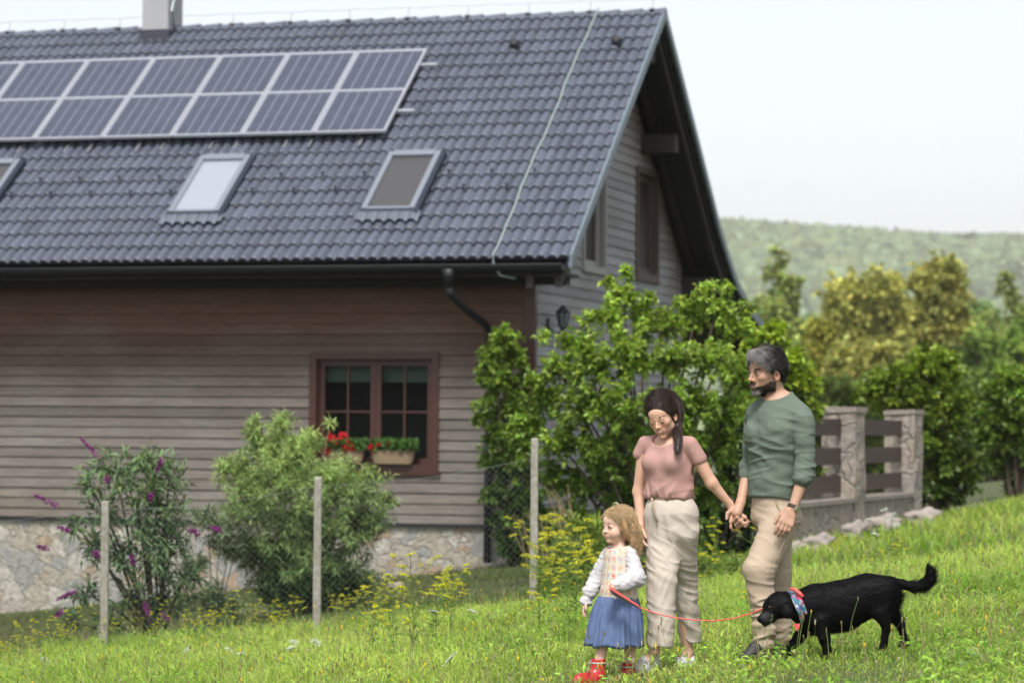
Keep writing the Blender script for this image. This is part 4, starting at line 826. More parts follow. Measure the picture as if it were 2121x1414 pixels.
for (x, d, s) in ((860, 19.5, .9), (905, 20.5, 1.0), (820, 19.0, .75), (935, 21.5, .8), (775, 20.0, .7), (1180, 19.5, .9), (1195, 20.5, 1.1), (1120, 20, .7), (1560, 18, .5), (1440, 18.4, .5), (1840, 23, .5), (1870, 24, .55), (1810, 23.5, .5), (1740, 26, .5), (2000, 24, .45)): spots.append((x, d, s))
first = [True]*5
for i, (px, d, s) in enumerate(spots):
    b = base_px(px, d); k = i % 5; o = protos[k] if first[k] else copy_tree(protos[k]); first[k] = False
    o.location = b; o.rotation_euler = (0, 0, random.random()*6.28); o.scale = (s, s, s); o['label'] = ylab
wl = [((385, 1372), 21.5, 'white umbel flower low at the left photo edge, its disc facing the viewer'), ((897, 1272), 20.5, 'tilted white flower disc standing highest left of the child'), ((985, 1265), 21.5, 'small white flower disc right of the tall tilted one'), ((475, 1380), 21.0, 'flat white flower disc seen edge on in the lower left grass'), ((497, 1396), 20.3, 'flat white umbel lowest of the pair in the left grass'),
      ((603, 1388), 20.2, 'white flower disc between the two lower left groups'), ((658, 1345), 20.5, 'faint white umbel just below the middle fence post'), ((95, 1372), 22, 'pale round white umbel near the left photo border'), ((610, 1333), 21, 'small white flower before the middle fence post'), ((1802, 1080), 27, 'white umbel leaning on the pinkish rock'), ((1838, 1063), 28, 'white flat umbel above the pinkish rock'), ((1850, 1068), 27.5, 'white umbel close in front of the rock row'),
      ((1855, 1092), 25, 'thin white flower disc below the rock row'), ((1807, 1113), 24, 'lowest white umbel on the right slope'), ((930, 1398), 17.2, 'white blossom at the bottom edge left of the child')]
for k, ((px, py), d, lab) in enumerate(wl):
    p = W(px, py, d); g = float(gz(p[0], p[1])); h = max(.12, p[2]-g); umbel_plant('white_umbel_plant', (p[0], p[1], g), h/.98, 1, whi, lab, 'wildflower', 'white umbels in the meadow', 90+k, 14)
# haze
m = MB(); m.box((-950, -70, -40), (950, 1400, 95)); hz_ = m.build('haze', None, None, col=False) if False else None
V = np.array([[x, y, z] for z in (-40, 215) for y in (-90, 4700) for x in (-1900, 1900)], float)
hm = bpy.data.materials.new('haze_air'); hm.use_nodes = True; hm.node_tree.nodes.clear(); _o = hm.node_tree.nodes.new('ShaderNodeOutputMaterial'); _v = hm.node_tree.nodes.new('ShaderNodeVolumePrincipled'); _v.inputs['Color'].default_value = (.93, .97, 1, 1); _v.inputs['Density'].default_value = .00013; _v.inputs['Anisotropy'].default_value = -.3
hm.node_tree.links.new(_v.outputs[0], _o.inputs['Volume'])
tag(mesh_np('haze', V, np.array([[0, 2, 3, 1], [4, 5, 7, 6], [0, 1, 5, 4], [2, 6, 7, 3], [0, 4, 6, 2], [1, 3, 7, 5]]), hm, smooth=False), 'thin pale haze in the air over the valley', None, kind='stuff')
# ================================================================== SDF BODIES
class SDF:
    def __init__(s, lo, hi, res):
        s.res = res; s.lo = np.array(lo, float); n = np.ceil((np.array(hi)-s.lo)/res).astype(int)+1
        s.v = np.full(n, .5, np.float32); s.n = n
    def region(s, lo, hi):
        a = np.clip(np.floor((lo-s.lo)/s.res).astype(int), 0, s.n-1); b = np.clip(np.ceil((hi-s.lo)/s.res).astype(int)+1, 1, s.n)
        g = [s.lo[i]+np.arange(a[i], b[i])*s.res for i in range(3)]
        return tuple(slice(a[i], b[i]) for i in range(3)), g[0][:, None, None], g[1][None, :, None], g[2][None, None, :]
    def put(s, sl, d, k, op):
        o = s.v[sl]; d = d.astype(np.float32)
        if op == 'u':
            h = np.maximum(k-np.abs(o-d), 0)/k; s.v[sl] = np.minimum(o, d)-h*h*k*.25
        else:
            d = -d; h = np.maximum(k-np.abs(o-d), 0)/k; s.v[sl] = np.maximum(o, d)+h*h*k*.25
    def cap(s, a, b, ra, rb=None, k=.015, sq=None, op='u'):
        """tapered capsule; sq=(dir, factor) flattens (<1) or widens (>1) it along dir"""
        a = np.array(a, float); b = np.array(b, float); rb = ra if rb is None else rb; f = max(1, sq[1]) if sq else 1
        R = max(ra, rb)*f+k+2*s.res; lo = np.minimum(a, b)-R; hi = np.maximum(a, b)+R; sl, X, Y, Z = s.region(lo, hi)
        ba = b-a; L2 = float(ba@ba)+1e-12; dx, dy, dz = X-a[0], Y-a[1], Z-a[2]; t = np.clip((dx*ba[0]+dy*ba[1]+dz*ba[2])/L2, 0, 1)
        qx, qy, qz = dx-t*ba[0], dy-t*ba[1], dz-t*ba[2]; q2 = qx*qx+qy*qy+qz*qz; r = ra+(rb-ra)*t
        if sq:
            w_ = np.array(sq[0], float); w_ /= np.linalg.norm(w_); c = qx*w_[0]+qy*w_[1]+qz*w_[2]; q2e = q2+c*c*(1/sq[1]**2-1); l = np.sqrt(q2)+1e-9; le = np.sqrt(np.maximum(q2e, 0))+1e-9
            d = (le-r)*l/le if False else (le-r)*np.minimum(1, sq[1]) if sq[1] < 1 else (le-r)
        else: d = np.sqrt(q2)-r
        s.put(sl, d, k, op)
    def ell(s, c, r, R=None, k=.015, op='u'):
        """ellipsoid; rows of R are its axes"""
        c = np.array(c, float); r = np.array(r, float); m = r.max()+k+2*s.res; sl, X, Y, Z = s.region(c-m, c+m); dx, dy, dz = X-c[0], Y-c[1], Z-c[2]
        if R is not None: R = np.asarray(R); ex, ey, ez = [(dx*R[i, 0]+dy*R[i, 1]+dz*R[i, 2]) for i in range(3)]
        else: ex, ey, ez = dx, dy, dz
        k0 = np.sqrt((ex/r[0])**2+(ey/r[1])**2+(ez/r[2])**2); k1 = np.sqrt((ex/r[0]**2)**2+(ey/r[1]**2)**2+(ez/r[2]**2)**2)+1e-9
        s.put(sl, k0*(k0-1)/k1, k, op)
    def cut(s, p, n):
        """remove everything on the side n points to"""
        n = np.array(n, float); n /= np.linalg.norm(n); sl, X, Y, Z = s.region(s.lo, s.lo+s.n*s.res); d = (X-p[0])*n[0]+(Y-p[1])*n[1]+(Z-p[2])*n[2]; s.v = np.maximum(s.v, d.astype(np.float32))
    def cutball(s, c, r, R=None): s.ell(c, r, R, k=.002, op='s')
    def mesh(s):
        v = s.v; neg = v < 0; nx, ny, nz = v.shape
        c = [neg[i:nx-1+i, j:ny-1+j, k:nz-1+k] for i in (0, 1) for j in (0, 1) for k in (0, 1)]
        sm = np.zeros(c[0].shape, np.int8)
        for q in c: sm += q
        act = (sm > 0) & (sm < 8); idx = np.argwhere(act); lut = np.full(act.shape, -1, np.int64); lut[act] = np.arange(len(idx))
        P = np.zeros((len(idx), 3)); cnt = np.zeros(len(idx)); off = [np.array(o) for o in ((0, 0, 0), (0, 0, 1), (0, 1, 0), (0, 1, 1), (1, 0, 0), (1, 0, 1), (1, 1, 0), (1, 1, 1))]
        val = [v[tuple((idx+o).T)] for o in off]
        for a in range(8):
            for ax in range(3):
                if off[a][ax] == 0:
                    o2 = off[a].copy(); o2[ax] = 1; b = int(o2[0]*4+o2[1]*2+o2[2]); m = (val[a] < 0) != (val[b] < 0); t = val[a]/(val[a]-val[b]+1e-20)
                    p = off[a][None]+(o2-off[a])[None]*t[:, None]; P[m] += p[m]; cnt[m] += 1
        P = (idx+P/cnt[:, None])*s.res+s.lo; F = []
        for ax in range(3):
            o2 = [0, 0, 0]; o2[ax] = 1; a = neg[:nx-o2[0], :ny-o2[1], :nz-o2[2]]; b = neg[o2[0]:, o2[1]:, o2[2]:]; e = np.argwhere(a != b); u, w_ = [(1, 2), (2, 0), (0, 1)][ax]
            e = e[(e[:, u] > 0) & (e[:, w_] > 0) & (e[:, u] < act.shape[u]) & (e[:, w_] < act.shape[w_]) & (e[:, ax] < act.shape[ax])]
            du = np.zeros(3, int); du[u] = 1; dw = np.zeros(3, int); dw[w_] = 1
            q = np.stack([lut[tuple((e-du-dw).T)], lut[tuple((e-dw).T)], lut[tuple(e.T)], lut[tuple((e-du).T)]], 1)
            fl = ~a[tuple(e.T)]; q[fl] = q[fl][:, ::-1]; F.append(q)
        F = np.vstack(F); F = F[(F >= 0).all(1)]; return P, F
def vnormals(V, F):
    n = np.cross(V[F[:, 2]]-V[F[:, 0]], V[F[:, 3]]-V[F[:, 1]]); N = np.zeros_like(V)
    for i in range(4): np.add.at(N, F[:, i], n)
    return N/(np.linalg.norm(N, axis=1)[:, None]+1e-12)
def smooth_v(V, F, it=1, f=.5):
    for _ in range(it):
        S = np.zeros_like(V); C = np.zeros(len(V))
        for i in range(4):
            a, b = F[:, i], F[:, (i+1) % 4]; np.add.at(S, a, V[b]); np.add.at(C, a, 1)
        V = V*(1-f)+f*S/np.maximum(C, 1)[:, None]
    return V
def folds(V, N, amp, items, mask=None):
    """items: (direction across the fold, wavelength, stretch along the fold, seed, weight)"""
    h = 0
    for (d, wl_, st, sd_, wt) in items:
        d = np.array(d, float); d /= np.linalg.norm(d); a = V@d; R = V-a[:, None]*d; Q = d*a[:, None]/wl_+R/(wl_*st); x = vnoise(Q, sd_); h = h+wt*(1-np.abs(x)*2.2)
    h = h*amp
    if mask is not None: h = h*mask
    return V+N*h[:, None]
def frame(psi, pitch=0, roll=0):
    """F forward, L figure's left, U up; psi=0 faces the camera, 90 faces image left"""
    p = math.radians(psi); F = np.array([-math.sin(p), -math.cos(p), 0]); L = np.array([math.cos(p), -math.sin(p), 0]); U = np.array([0, 0, 1.])
    a = math.radians(pitch); F, U = F*math.cos(a)-U*math.sin(a), U*math.cos(a)+F*math.sin(a)     # pitch>0 looks down
    b = math.radians(roll); L, U = L*math.cos(b)+U*math.sin(b), U*math.cos(b)-L*math.sin(b)       # roll>0 raises its left side
    return F, L, U
def head(S, c, fr, h, kind):
    F, L, U = fr; P = lambda f, l, u: c+(F*f+L*l+U*u)*h; R = np.stack([F, L, U]); ch = kind == 'child'; wo_ = kind == 'woman'
    S.ell(P(-.06, 0, .13), np.array([.40, .325, .36])*h, R, .01)
    S.ell(P(.10, 0, -.15), np.array([.275, .25, .33])*h, R, .02)
    if ch:
        for l in (-1, 1): S.ell(P(.20, l*.155, -.19), np.array([.15, .13, .14])*h, R, .02)
        S.ell(P(.26, 0, -.40), np.array([.09, .10, .07])*h, R, .015)
    else:
        for l in (-1, 1): S.ell(P(.21, l*.16, -.08), np.array([.13, .10, .09])*h, R, .02); S.ell(P(-.0, l*.20, -.26), np.array([.12, .07, .11])*h, R, .02)
        S.ell(P(.27, 0, -.425), np.array([.085, .10 if wo_ else .115, .07])*h, R, .015)
    S.ell(P(.24, 0, .15), np.array([.13, .20, .16])*h, R, .02)
    if not ch: S.cap(P(.335, -.15, .055), P(.335, .15, .055), .035*h, k=.012)
    for l in (-1, 1): S.ell(P(.40, l*.135, -.01), np.array([.075, .085, .05])*h*(.62 if wo_ else 1), R, .012, op='s')
    for l in (-1, 1): S.ell(P(.310 if wo_ else .315, l*.135, -.012), np.array([.062, .078, .048])*h*(.9 if wo_ else 1), R, .014 if wo_ else .004)
    if not wo_:
        for l in (-1, 1): S.ell(P(.385, l*.135, -.014), np.array([.05, .060, .0145 if not ch else .019])*h, R, .002, op='s')
    nb, nl_ = (.425, .030) if not ch else (.41, .024)
    S.cap(P(.36, 0, .02), P(nb, 0, -.12), .026*h, nl_*h*1.15, k=.008)
    S.ell(P(nb+.015, 0, -.135), np.array([.045, .042, .036])*h*(1 if not ch else .95), R, .006)
    for l in (-1, 1): S.ell(P(nb-.035, l*.042, -.148), np.array([.036, .028, .026])*h, R, .005)
    mz = -.27; mf = .345 if wo_ else (.355 if not ch else .340); mw = .100 if wo_ else (.075 if not ch else .05)
    S.ell(P(mf-.02, 0, mz), np.array([.045 if wo_ else .06, .13 if wo_ else .12, .070])*h*(1 if not ch else .85), R, .012)
    sm = .040 if wo_ else 0
    for l in (-1, 1):
        S.cap(P(mf+.038, 0, mz+.014), P(mf-.008, l*mw*(1.25 if wo_ else 1), mz+.004+sm), (.011 if wo_ else .015)*h, .008*h, k=.004)
        S.cap(P(mf+.033, 0, mz-.026), P(mf-.008, l*mw*(1.2 if wo_ else 1), mz-.004+sm), .019*h, .008*h, k=.004)
    for l in (-1, 1):
        S.ell(P(-.04, l*.325, -.055), np.array([.075, .028, .12])*h, np.stack([F*.96-U*.26, L+F*.25*l, U*.96+F*.26]), .006)
        S.ell(P(-.025, l*.350, -.045), np.array([.046, .024, .08])*h, np.stack([F*.96-U*.26, L+F*.25*l, U*.96+F*.26]), .003, op='s')
        S.ell(P(-.02, l*.325, -.15), np.array([.028, .022, .03])*h, R, .006)
    return P
def face_extras(P, fr, h, par, kind, browc, lookdown=0, gaze=(0, 0)):
    """eyes, brows, lips detail as parts"""
    F, L, U = fr; R3 = np.stack([F, L, U], 1)
    for l in (-1, 1):
        c0 = P(.302, l*.135, -.012)
        if lookdown < .8:
            m = MB(); m.ell((0, 0, 0), (.062*h, .062*h, .050*h), 14, 10); m.V = [v@R3.T+c0 for v in m.V]
            ey = m.build('eye', eye_w, par, smooth=True, col=False)
            m = MB(); g = F*1.0+L*gaze[0]+U*gaze[1]; g = g/np.linalg.norm(g); m.ell(c0+g*.036*h, ((.036 if kind == 'child' else .031)*h,)*3, 12, 8); m.build('iris', eye_i, ey, smooth=True, col=False)
        m = MB(); n = 9; t = np.linspace(-1, 1, n); dz = (.030*(1-t*t)) if lookdown < .8 else -.012-.022*(1-t*t)
        Pp = np.array([P(.374-.05*abs(q)**2, l*.135+q*.066, -.012+z_) for q, z_ in zip(t, dz)]); m.tube(Pp, np.array([.005]+[.0105]*(n-2)+[.005])*h*(1.0 if kind != 'child' else .8)*(1.0 if lookdown >= .8 else 1), 5); m.build('eyelashes', hair_dark, par, smooth=True, col=False)
        if lookdown < .8:
            m = MB(); dz = -.036*(1-t*t); Pp = np.array([P(.366-.05*abs(q)**2, l*.135+q*.064, -.012+z_) for q, z_ in zip(t, dz)]); m.tube(Pp, .0055*h, 4); m.build('lower_lid', lid_m, par, smooth=True, col=False)
        nst = {'man': 80, 'woman': 44, 'child': 16}[kind]; q = rng.random(nst)*2-1; A = np.array([P(.392-.055*(qq if qq*1 > 0 else -qq*.6)**2-.01, l*.14+l*qq*.085, .085+(.012 if kind == 'man' else .03)*(1-(qq-.2)**2)-(0.018 if kind == 'man' else .0)*(qq < -.3)+rng.normal()*.006) for qq in q])
        D = L*l*1.0+U*.25; Pp = np.stack([A, A+(D*.5+F*.1)*(.03 if kind == 'man' else .018)*h, A+(D-F*.25)*(.055 if kind == 'man' else .032)*h], 1)+rng.normal(size=(nst, 1, 3))*.0006; V, Q = strand_mesh(Pp, (.0012 if kind == 'man' else .0009)*(1 if kind != 'child' else .7), .4); mesh_np('eyebrow', V, Q, browc, par, smooth=True)
def arm(S, pts, rr, k=.02):
    for i in range(len(pts)-1): S.cap(pts[i], pts[i+1], rr[i], rr[i+1], k=k)
def hand(S, wr, d, side, nrm, s=1., curl=(.3, .5, .4), thumb=1, spread=.0, fr_=None, k=.005):
    """palm from the wrist along d; side = towards the thumb; nrm = palm normal (fingers curl to it). returns finger tips"""
    d = np.array(d, float); d /= np.linalg.norm(d); side = np.array(side, float); side -= d*(side@d); side /= np.linalg.norm(side); nrm = np.array(nrm, float)-d*(np.array(nrm)@d); nrm -= side*(nrm@side); nrm /= np.linalg.norm(nrm)
    S.cap(wr, wr+d*.03*s, .022*s, .026*s, k=.012, sq=(nrm, .68)); tips = []
    for i, (o, ln) in enumerate(((.031, .078), (.0105, .086), (-.010, .080), (-.029, .064))):
        S.cap(wr+d*.02*s+side*o*.5*s, wr+d*.088*s+side*o*s, .015*s, .0125*s, k=.010, sq=(nrm, .85))
        c = curl[i] if len(curl) > 3 else curl[0]; p = wr+d*.088*s+side*o*s; dd = d*math.cos(c*.7)+nrm*math.sin(c*.7)+side*spread*(o/.03); dd /= np.linalg.norm(dd); rad = (.0095, .0098, .0092, .0082)[i]*s
        S.cap(p-d*.006*s, p+dd*ln*.46*s, rad*1.08, rad, k=k*.6); p = p+dd*ln*.46*s
        a2 = c*.7+c*1.2; dd = d*math.cos(a2)+nrm*math.sin(a2); S.cap(p, p+dd*ln*.32*s, rad, rad*.9, k=k*.4); p = p+dd*ln*.32*s
        a3 = a2+c*.7; dd = d*math.cos(a3)+nrm*math.sin(a3); S.cap(p, p+dd*ln*.24*s, rad*.9, rad*.75, k=k*.4); tips.append(p+dd*ln*.24*s)
    if thumb:
        p = wr+d*.022*s+side*.02*s; q = p+(d*.75+side*.55+nrm*.35)*.042*s; S.cap(p, q, .016*s, .0125*s, k=.012); r = q+(d*.9+side*.22*thumb+nrm*.3)*.033*s; S.cap(q, r, .0115*s, .0105*s, k=.005); S.cap(r, r+(d*.95+side*.05+nrm*.25)*.024*s, .0105*s, .0085*s, k=.004)
    return tips
def body_mesh(S, name, m, par, col=None, it=1, disp=None):
    V, F = S.mesh(); V = smooth_v(V, F, it, .5); N = vnormals(V, F)
    if disp is not None: V = disp(V, N)
    c = col(V, N) if col is not None else None
    return mesh_np(name, V, F, m, par, c, smooth=True), V, F, N
def skin_col(base, P, h, lips=(.50, .17, .13), kind=None):
    def f(V, N):
        c = np.tile(np.array(base, float), (len(V), 1)); n = vnoise(V*28, 5)[:, None]*.06; c = c*(1+n)
        def blend(p, r, col, a):
            d = np.linalg.norm((V-p)/1.0, axis=1)/(r*h); k = np.clip(1.3-d, 0, 1)[:, None]*a; return c*(1-k)+np.array(col)*k
        for l in (-1, -.5, 0, .5, 1): c = blend(P(.385-.02*abs(l), l*(.085 if kind == 'woman' else .045), -.278+(.030*abs(l) if kind == 'woman' else 0)), .036, lips, .85)
        for l in (-1, 1): c = blend(P(.32, l*.17, -.14), .13, np.array(base)*[1.1, .78, .72], .5 if kind != 'man' else .3); c = blend(P(.36, l*.135, .005), .085, np.array(base)*[.72, .62, .6], .5 if kind == 'man' else .15)
        c = blend(P(.44, 0, -.14), .06, np.array(base)*[1.08, .8, .75], .45)
        if kind == 'man':
            fq, lq, uq = [(V-P(0, 0, 0))@a/h for a in hF]; k = np.clip((-.09-.45*fq-uq)/.07, 0, 1)*np.clip((uq+.52)/.08, 0, 1)*np.clip((fq+.03)/.05, 0, 1)*.62; k = k*(1-np.clip(1.4-np.linalg.norm(V-P(.37, 0, -.278), axis=1)/(.075*h), 0, 1)); c = c*(1-k[:, None])+np.array([.09, .055, .042])*k[:, None]
        for l in (-1, 1): c = blend(P(-.03, l*.34, -.05), .1, np.array(base)*[1.08, .72, .64], .5); c = blend(P(-.02, l*.345, -.045), .055, np.array(base)*[.6, .42, .36], .8)
        return c
    return f
skin_m = mat('skin', (1, 1, 1), .5, attr=True, sss=.12, spec=.35); skin_m2 = skin_m
eye_w = mat('eye_white', (.55, .52, .50), .25); eye_i = mat('iris', (.03, .02, .014), .15); lid_m = mat('eyelid', (.30, .15, .11), .6); lip_m = mat('lip', (.48, .17, .15), .45)
hair_dark = mat('hair_dark', (.018, .011, .009), .45); 
def hairmat(name, base, rough=.42): return mat(name, base, rough, attr=True, spec=.5)

def px3(d0): return lambda x, y, o=0: W(x, y, d0+o)

def neck_hole(S, nk, F, L, U, r, tilt, up, rad=.105):
    U2 = U+F*tilt; U2 = U2/np.linalg.norm(U2); F2 = np.cross(L, U2); F2 = -F2 if F2@F < 0 else F2
    S.cap(nk-U*.02+F*.006, nk+U*.10, r, r+.006, k=.003, op='s'); S.ell(nk+U2*(.055+up), (rad, rad, .055), np.stack([F2, L, U2]), .004, op='s')
# ================================================================== MAN
D0 = 16.15; p = px3(D0); gm_ = float(gz(*W(1592, 900, D0)[:2])); man = thing('person', (W(1592, 900, D0)[0], D0, gm_), 'bearded man with grey hair in a green long sleeved shirt and beige trousers', 'person')
Fm, Lm, Um = frame(48); tor = lambda y, x=1608, o=0: p(x, y, o)
hc = p(1587.5, 771, -.02); hF = frame(60, 4, -3); hh = .268
sh_c = p(1612, 868, 0); shL = p(1664, 872, -.15); shR = p(1566, 868, .15)
pel = p(1606, 1052, .0); hipL = p(1625, 1075, -.07); hipR = p(1600, 1078, .08)
kneeL = p(1567, 1182, -.14); ankL = p(1585, 1318, -.12); kneeR = p(1612, 1195, .12); ankR = p(1620, 1330, .15)
elL = p(1668, 975, -.17); wrL = p(1642, 1052, -.22); elR = p(1551, 968, .16); wrR = p(1534, 1041, .03)
lo = p(1470, 1400, -.4)-.02; hi = p(1730, 700, .42)+.02; lo[1], hi[1] = D0-.5, D0+.42
S = SDF(lo, hi, .0042)
Ph = head(S, hc, hF, hh, 'man')
S.cap(p(1611, 868, .02), hc-hF[2]*.06*hh-hF[0]*.10*hh, .062, .060, k=.03)
S.cap(p(1613, 840, 0), p(1613, 826, 0), .064, .058, k=.03); S.cap(p(1632, 826, -.03), p(1660, 856, -.12), .035, .045, k=.04); S.cap(p(1594, 830, .05), p(1570, 852, .12), .035, .045, k=.04)
S.cap(p(1570, 862, .12), p(1656, 866, -.12), .043, .043, k=.04); S.cap(p(1608, 845, .01), p(1612, 880, 0), .07, .11, k=.05, sq=(Lm, 1.4))
S.cap(sh_c, p(1610, 930, 0), .115, .118, k=.04, sq=(Lm, 1.30)); S.cap(p(1610, 930, 0), p(1606, 1000, 0), .112, .10, k=.04, sq=(Lm, 1.25)); S.cap(p(1606, 1000, 0), pel, .10, .115, k=.04, sq=(Lm, 1.25))
arm(S, [shL, elL, wrL], [.050, .040, .026]); arm(S, [shR, elR, wrR], [.048, .038, .026])
S.cap(hipL, kneeL, .085, .056, k=.03); S.cap(kneeL, ankL, .054, .038); S.cap(hipR, kneeR, .085, .056, k=.03); S.cap(kneeR, ankR, .054, .038)
S.cap(ankL, p(1555, 1350, -.15), .038, .03); S.cap(ankR, p(1600, 1352, .1), .038, .03)
hand(S, wrL, p(1626, 1088, -.25)-wrL, p(1600, 1060, -.23)-wrL, p(1600, 1075, .1)-wrL, 1.08, (.30, .36, .42, .5))
# right hand comes from behind and closes round the woman's hand
S.cap(wrR, p(1526, 1062, .0), .027, .030, k=.015)
for i, (kx, ky, mx, my, tx, ty) in enumerate(((1543, 1061, 1545, 1073, 1541, 1083), (1545, 1069, 1541, 1080, 1534, 1086), (1541, 1077, 1535, 1087, 1527, 1088), (1535, 1083, 1528, 1091, 1521, 1088))[:0]): pass
for i, (kx, ky, mx, my, tx, ty) in enumerate(((1520, 1079, 1527, 1071, 1532, 1076), (1524, 1087, 1533, 1078, 1538, 1083), (1531, 1090, 1541, 1083, 1543, 1090), (1540, 1086, 1547, 1082, 1548, 1087))):
    S.cap(p(1530, 1066, .02), p(kx, ky, -.012), .013, .0105, k=.006); S.cap(p(kx, ky, -.012), p(mx, my, -.046), .0105, .0105, k=.003); S.cap(p(mx, my, -.046), p(tx, ty, -.042), .010, .0085, k=.002)
S.cap(p(1522, 1052, .01), p(1507, 1062, .0), .015, .012, k=.008); S.cap(p(1507, 1062, .0), p(1505, 1074, -.01), .0115, .009, k=.004)
BM = (.46, .275, .195)
o_, Vm, Fmm, Nm = body_mesh(S, 'body', skin_m, man, skin_col(BM, Ph, hh, (.36, .15, .12), 'man'))
face_extras(Ph, hF, hh, man, 'man', mat('brow_dark', (.035, .022, .016), .6), gaze=(-.10, -.30))
# hair and beard grown on the body surface
def surf_strands(V, N, sel, n, ln, dirf, r, colf, name, m_, par, k=4, lift=.3, jit=.25, curl=0, base_off=0.):
    idx = np.nonzero(sel)[0]; i = rng.choice(idx, n); A = V[i]+rng.normal(size=(n, 3))*.0012+N[i]*base_off; d = dirf(V[i], N[i])+rng.normal(size=(n, 3))*jit; d -= N[i]*(d*N[i]).sum(1)[:, None]*.8; d /= np.linalg.norm(d, axis=1)[:, None]+1e-9
    l = (ln*rng.uniform(.6, 1.3, n) if np.ndim(ln) == 0 else ln[i]*rng.uniform(.6, 1.3, n))[:, None]; ts = np.linspace(0, 1, k); B = np.cross(d, N[i]); ph = rng.random((n, 1))*6.28
    Pp = np.stack([A+N[i]*l*lift*(t*(1.6-t))+d*l*t+B*l*curl*np.sin(t*5+ph)*t+N[i]*l*curl*.7*np.cos(t*5+ph)*t for t in ts], 1); V2, Q2 = strand_mesh(Pp, r, .35); c = colf(V[i], n); return mesh_np(name, V2, Q2, m_, par, np.repeat(c, k*3, 0), smooth=True)
def hloc(V, c, fr, h): D = (V-c)/h; return D@fr[0], D@fr[1], D@fr[2]
f, l, u = hloc(Vm, hc, hF, hh)
def hair_cap(par, c, fr, h, off, region, res, m_, colf, name='hair', extra=None, disp=None, it=1):
    F, L, U = fr; P = lambda a, b, d: c+(F*a+L*b+U*d)*h; R = np.stack([F, L, U]); S2 = SDF(c-h*1.1, c+h*1.1, res)
    S2.ell(P(-.065, 0, .135), (np.array([.40, .33, .36])+off)*h, R, .01)
    if extra: extra(S2, P, R)
    region(S2, P, F, L, U); V, Fc = S2.mesh(); V = smooth_v(V, Fc, it); N = vnormals(V, Fc)
    if disp: V = disp(V, N)
    mesh_np(name, V, Fc, m_, par, colf(V), smooth=True); return V, N
hm_ = hairmat('man_hair', (1, 1, 1), .45)
def mcol(V, n=None):
    f, l, u = hloc(V, hc, hF, hh); g = np.clip((f+.02+.35*(u-.25))/.42+.35*vnoise(V*60, 7), 0, 1)[:, None]; return (np.array([[.030, .022, .020]])*(1-g)+np.array([[.36, .345, .34]])*g)*rng.uniform(.5, 1.35, (len(V), 1))
def reg(S2, P, F, L, U):
    S2.cut(P(.27, 0, .20), F*.75-U*.75); S2.ell(P(.42, 0, -.12), np.array([.34, .40, .34])*hh, np.stack([F, L, U]), .004, op='s'); S2.cut(P(0, 0, -.33), -U); S2.ell(P(-.03, .42, -.10), np.array([.105, .17, .17])*hh, np.stack([F, L, U]), .004, op='s'); S2.ell(P(-.03, -.42, -.10), np.array([.105, .17, .17])*hh, np.stack([F, L, U]), .004, op='s')
def mex(S2, P, R):
    S2.ell(P(.13, 0, .36), np.array([.27, .25, .15])*hh, R, .02); S2.ell(P(.24, .05, .29), np.array([.16, .20, .13])*hh, R, .02); S2.ell(P(-.15, 0, .38), np.array([.26, .26, .14])*hh, R, .02); S2.ell(P(-.24, 0, .0), np.array([.20, .24, .3])*hh, R, .02)
Vh, Nh = hair_cap(man, hc, hF, hh, .035, reg, .0035, hm_, lambda V: mcol(V)*.8, extra=mex, disp=lambda V, N: V+N*(.006*vnoise(V*np.array([45, 45, 60]), 13))[:, None])
f, l, u = hloc(Vh, hc, hF, hh); F_, L_, U_ = hF
ear_ = np.minimum(np.linalg.norm(Vh-Ph(-.03, .33, -.06), axis=1), np.linalg.norm(Vh-Ph(-.03, -.33, -.06), axis=1))/hh
surf_strands(Vh, Nh, (Nh@U_ > -.5) & (u > -.30) & (ear_ > .21), 9000, .028, lambda V, N: F_*.7+L_*.35-U_*.5+.55*np.stack([vnoise(V*22, s_) for s_ in (1, 2, 3)], -1), .0011, mcol, 'hair_strands', hm_, man, k=5, lift=.38, jit=.10, curl=.16)
idx = np.nonzero((u > .38))[0]
surf_strands(Vh, Nh, (u > .42) & (f < .15), 60, .05, lambda V, N: -F_*.6+U_*.3, .0006, mcol, 'stray_hair', hm_, man, k=6, lift=.7, jit=.6, curl=.2)
f, l, u = hloc(Vm, hc, hF, hh)
beard = (u < -.11-.45*f) & (u > -.50) & (f > -.05) & ~((np.abs(l) < .10) & (f > .30) & (u > -.315) & (u < -.235)) & ~((u < -.40) & (f < .10)) & ~((f > .30) & (u > -.245) & (np.abs(l) > .10)) & ~((np.abs(l) < .14) & (u > -.18))
beard |= (u > -.245) & (u < -.180) & (f > .33) & (np.abs(l) < .11)
side_ = (np.abs(l) > .22) & (f > .0) & (f < .10) & (u < .04) & (u > -.2)
beard = (beard | side_) & (np.linalg.norm(Vm-Ph(-.03, .33, -.07), axis=1) > .13*hh) & (np.linalg.norm(Vm-Ph(-.03, -.33, -.07), axis=1) > .13*hh)
def bcol(V, n=None):
    f, l, u = hloc(V, hc, hF, hh); g = np.clip((f-.20)/.10, 0, 1)*np.clip((-.30-u)/.06, 0, 1); g = g[:, None]; return (np.array([[.032, .020, .015]])*(1-g)+np.array([[.27, .25, .23]])*g)*rng.uniform(.6, 1.5, (len(V), 1))
surf_strands(Vm, Nm, beard & ((vnoise(Vm*90, 6)*.5+.5) > np.clip(1.1-np.minimum(np.minimum((-.11-.45*f-u)/.05, 9), 9), 0, .85)*((u < -.26) | (np.abs(l) > .12))), 9000, .0068, lambda V, N: -U_*1.0+F_*.25, .00065, bcol, 'beard', hm_, man, k=3, lift=.35, jit=.35)
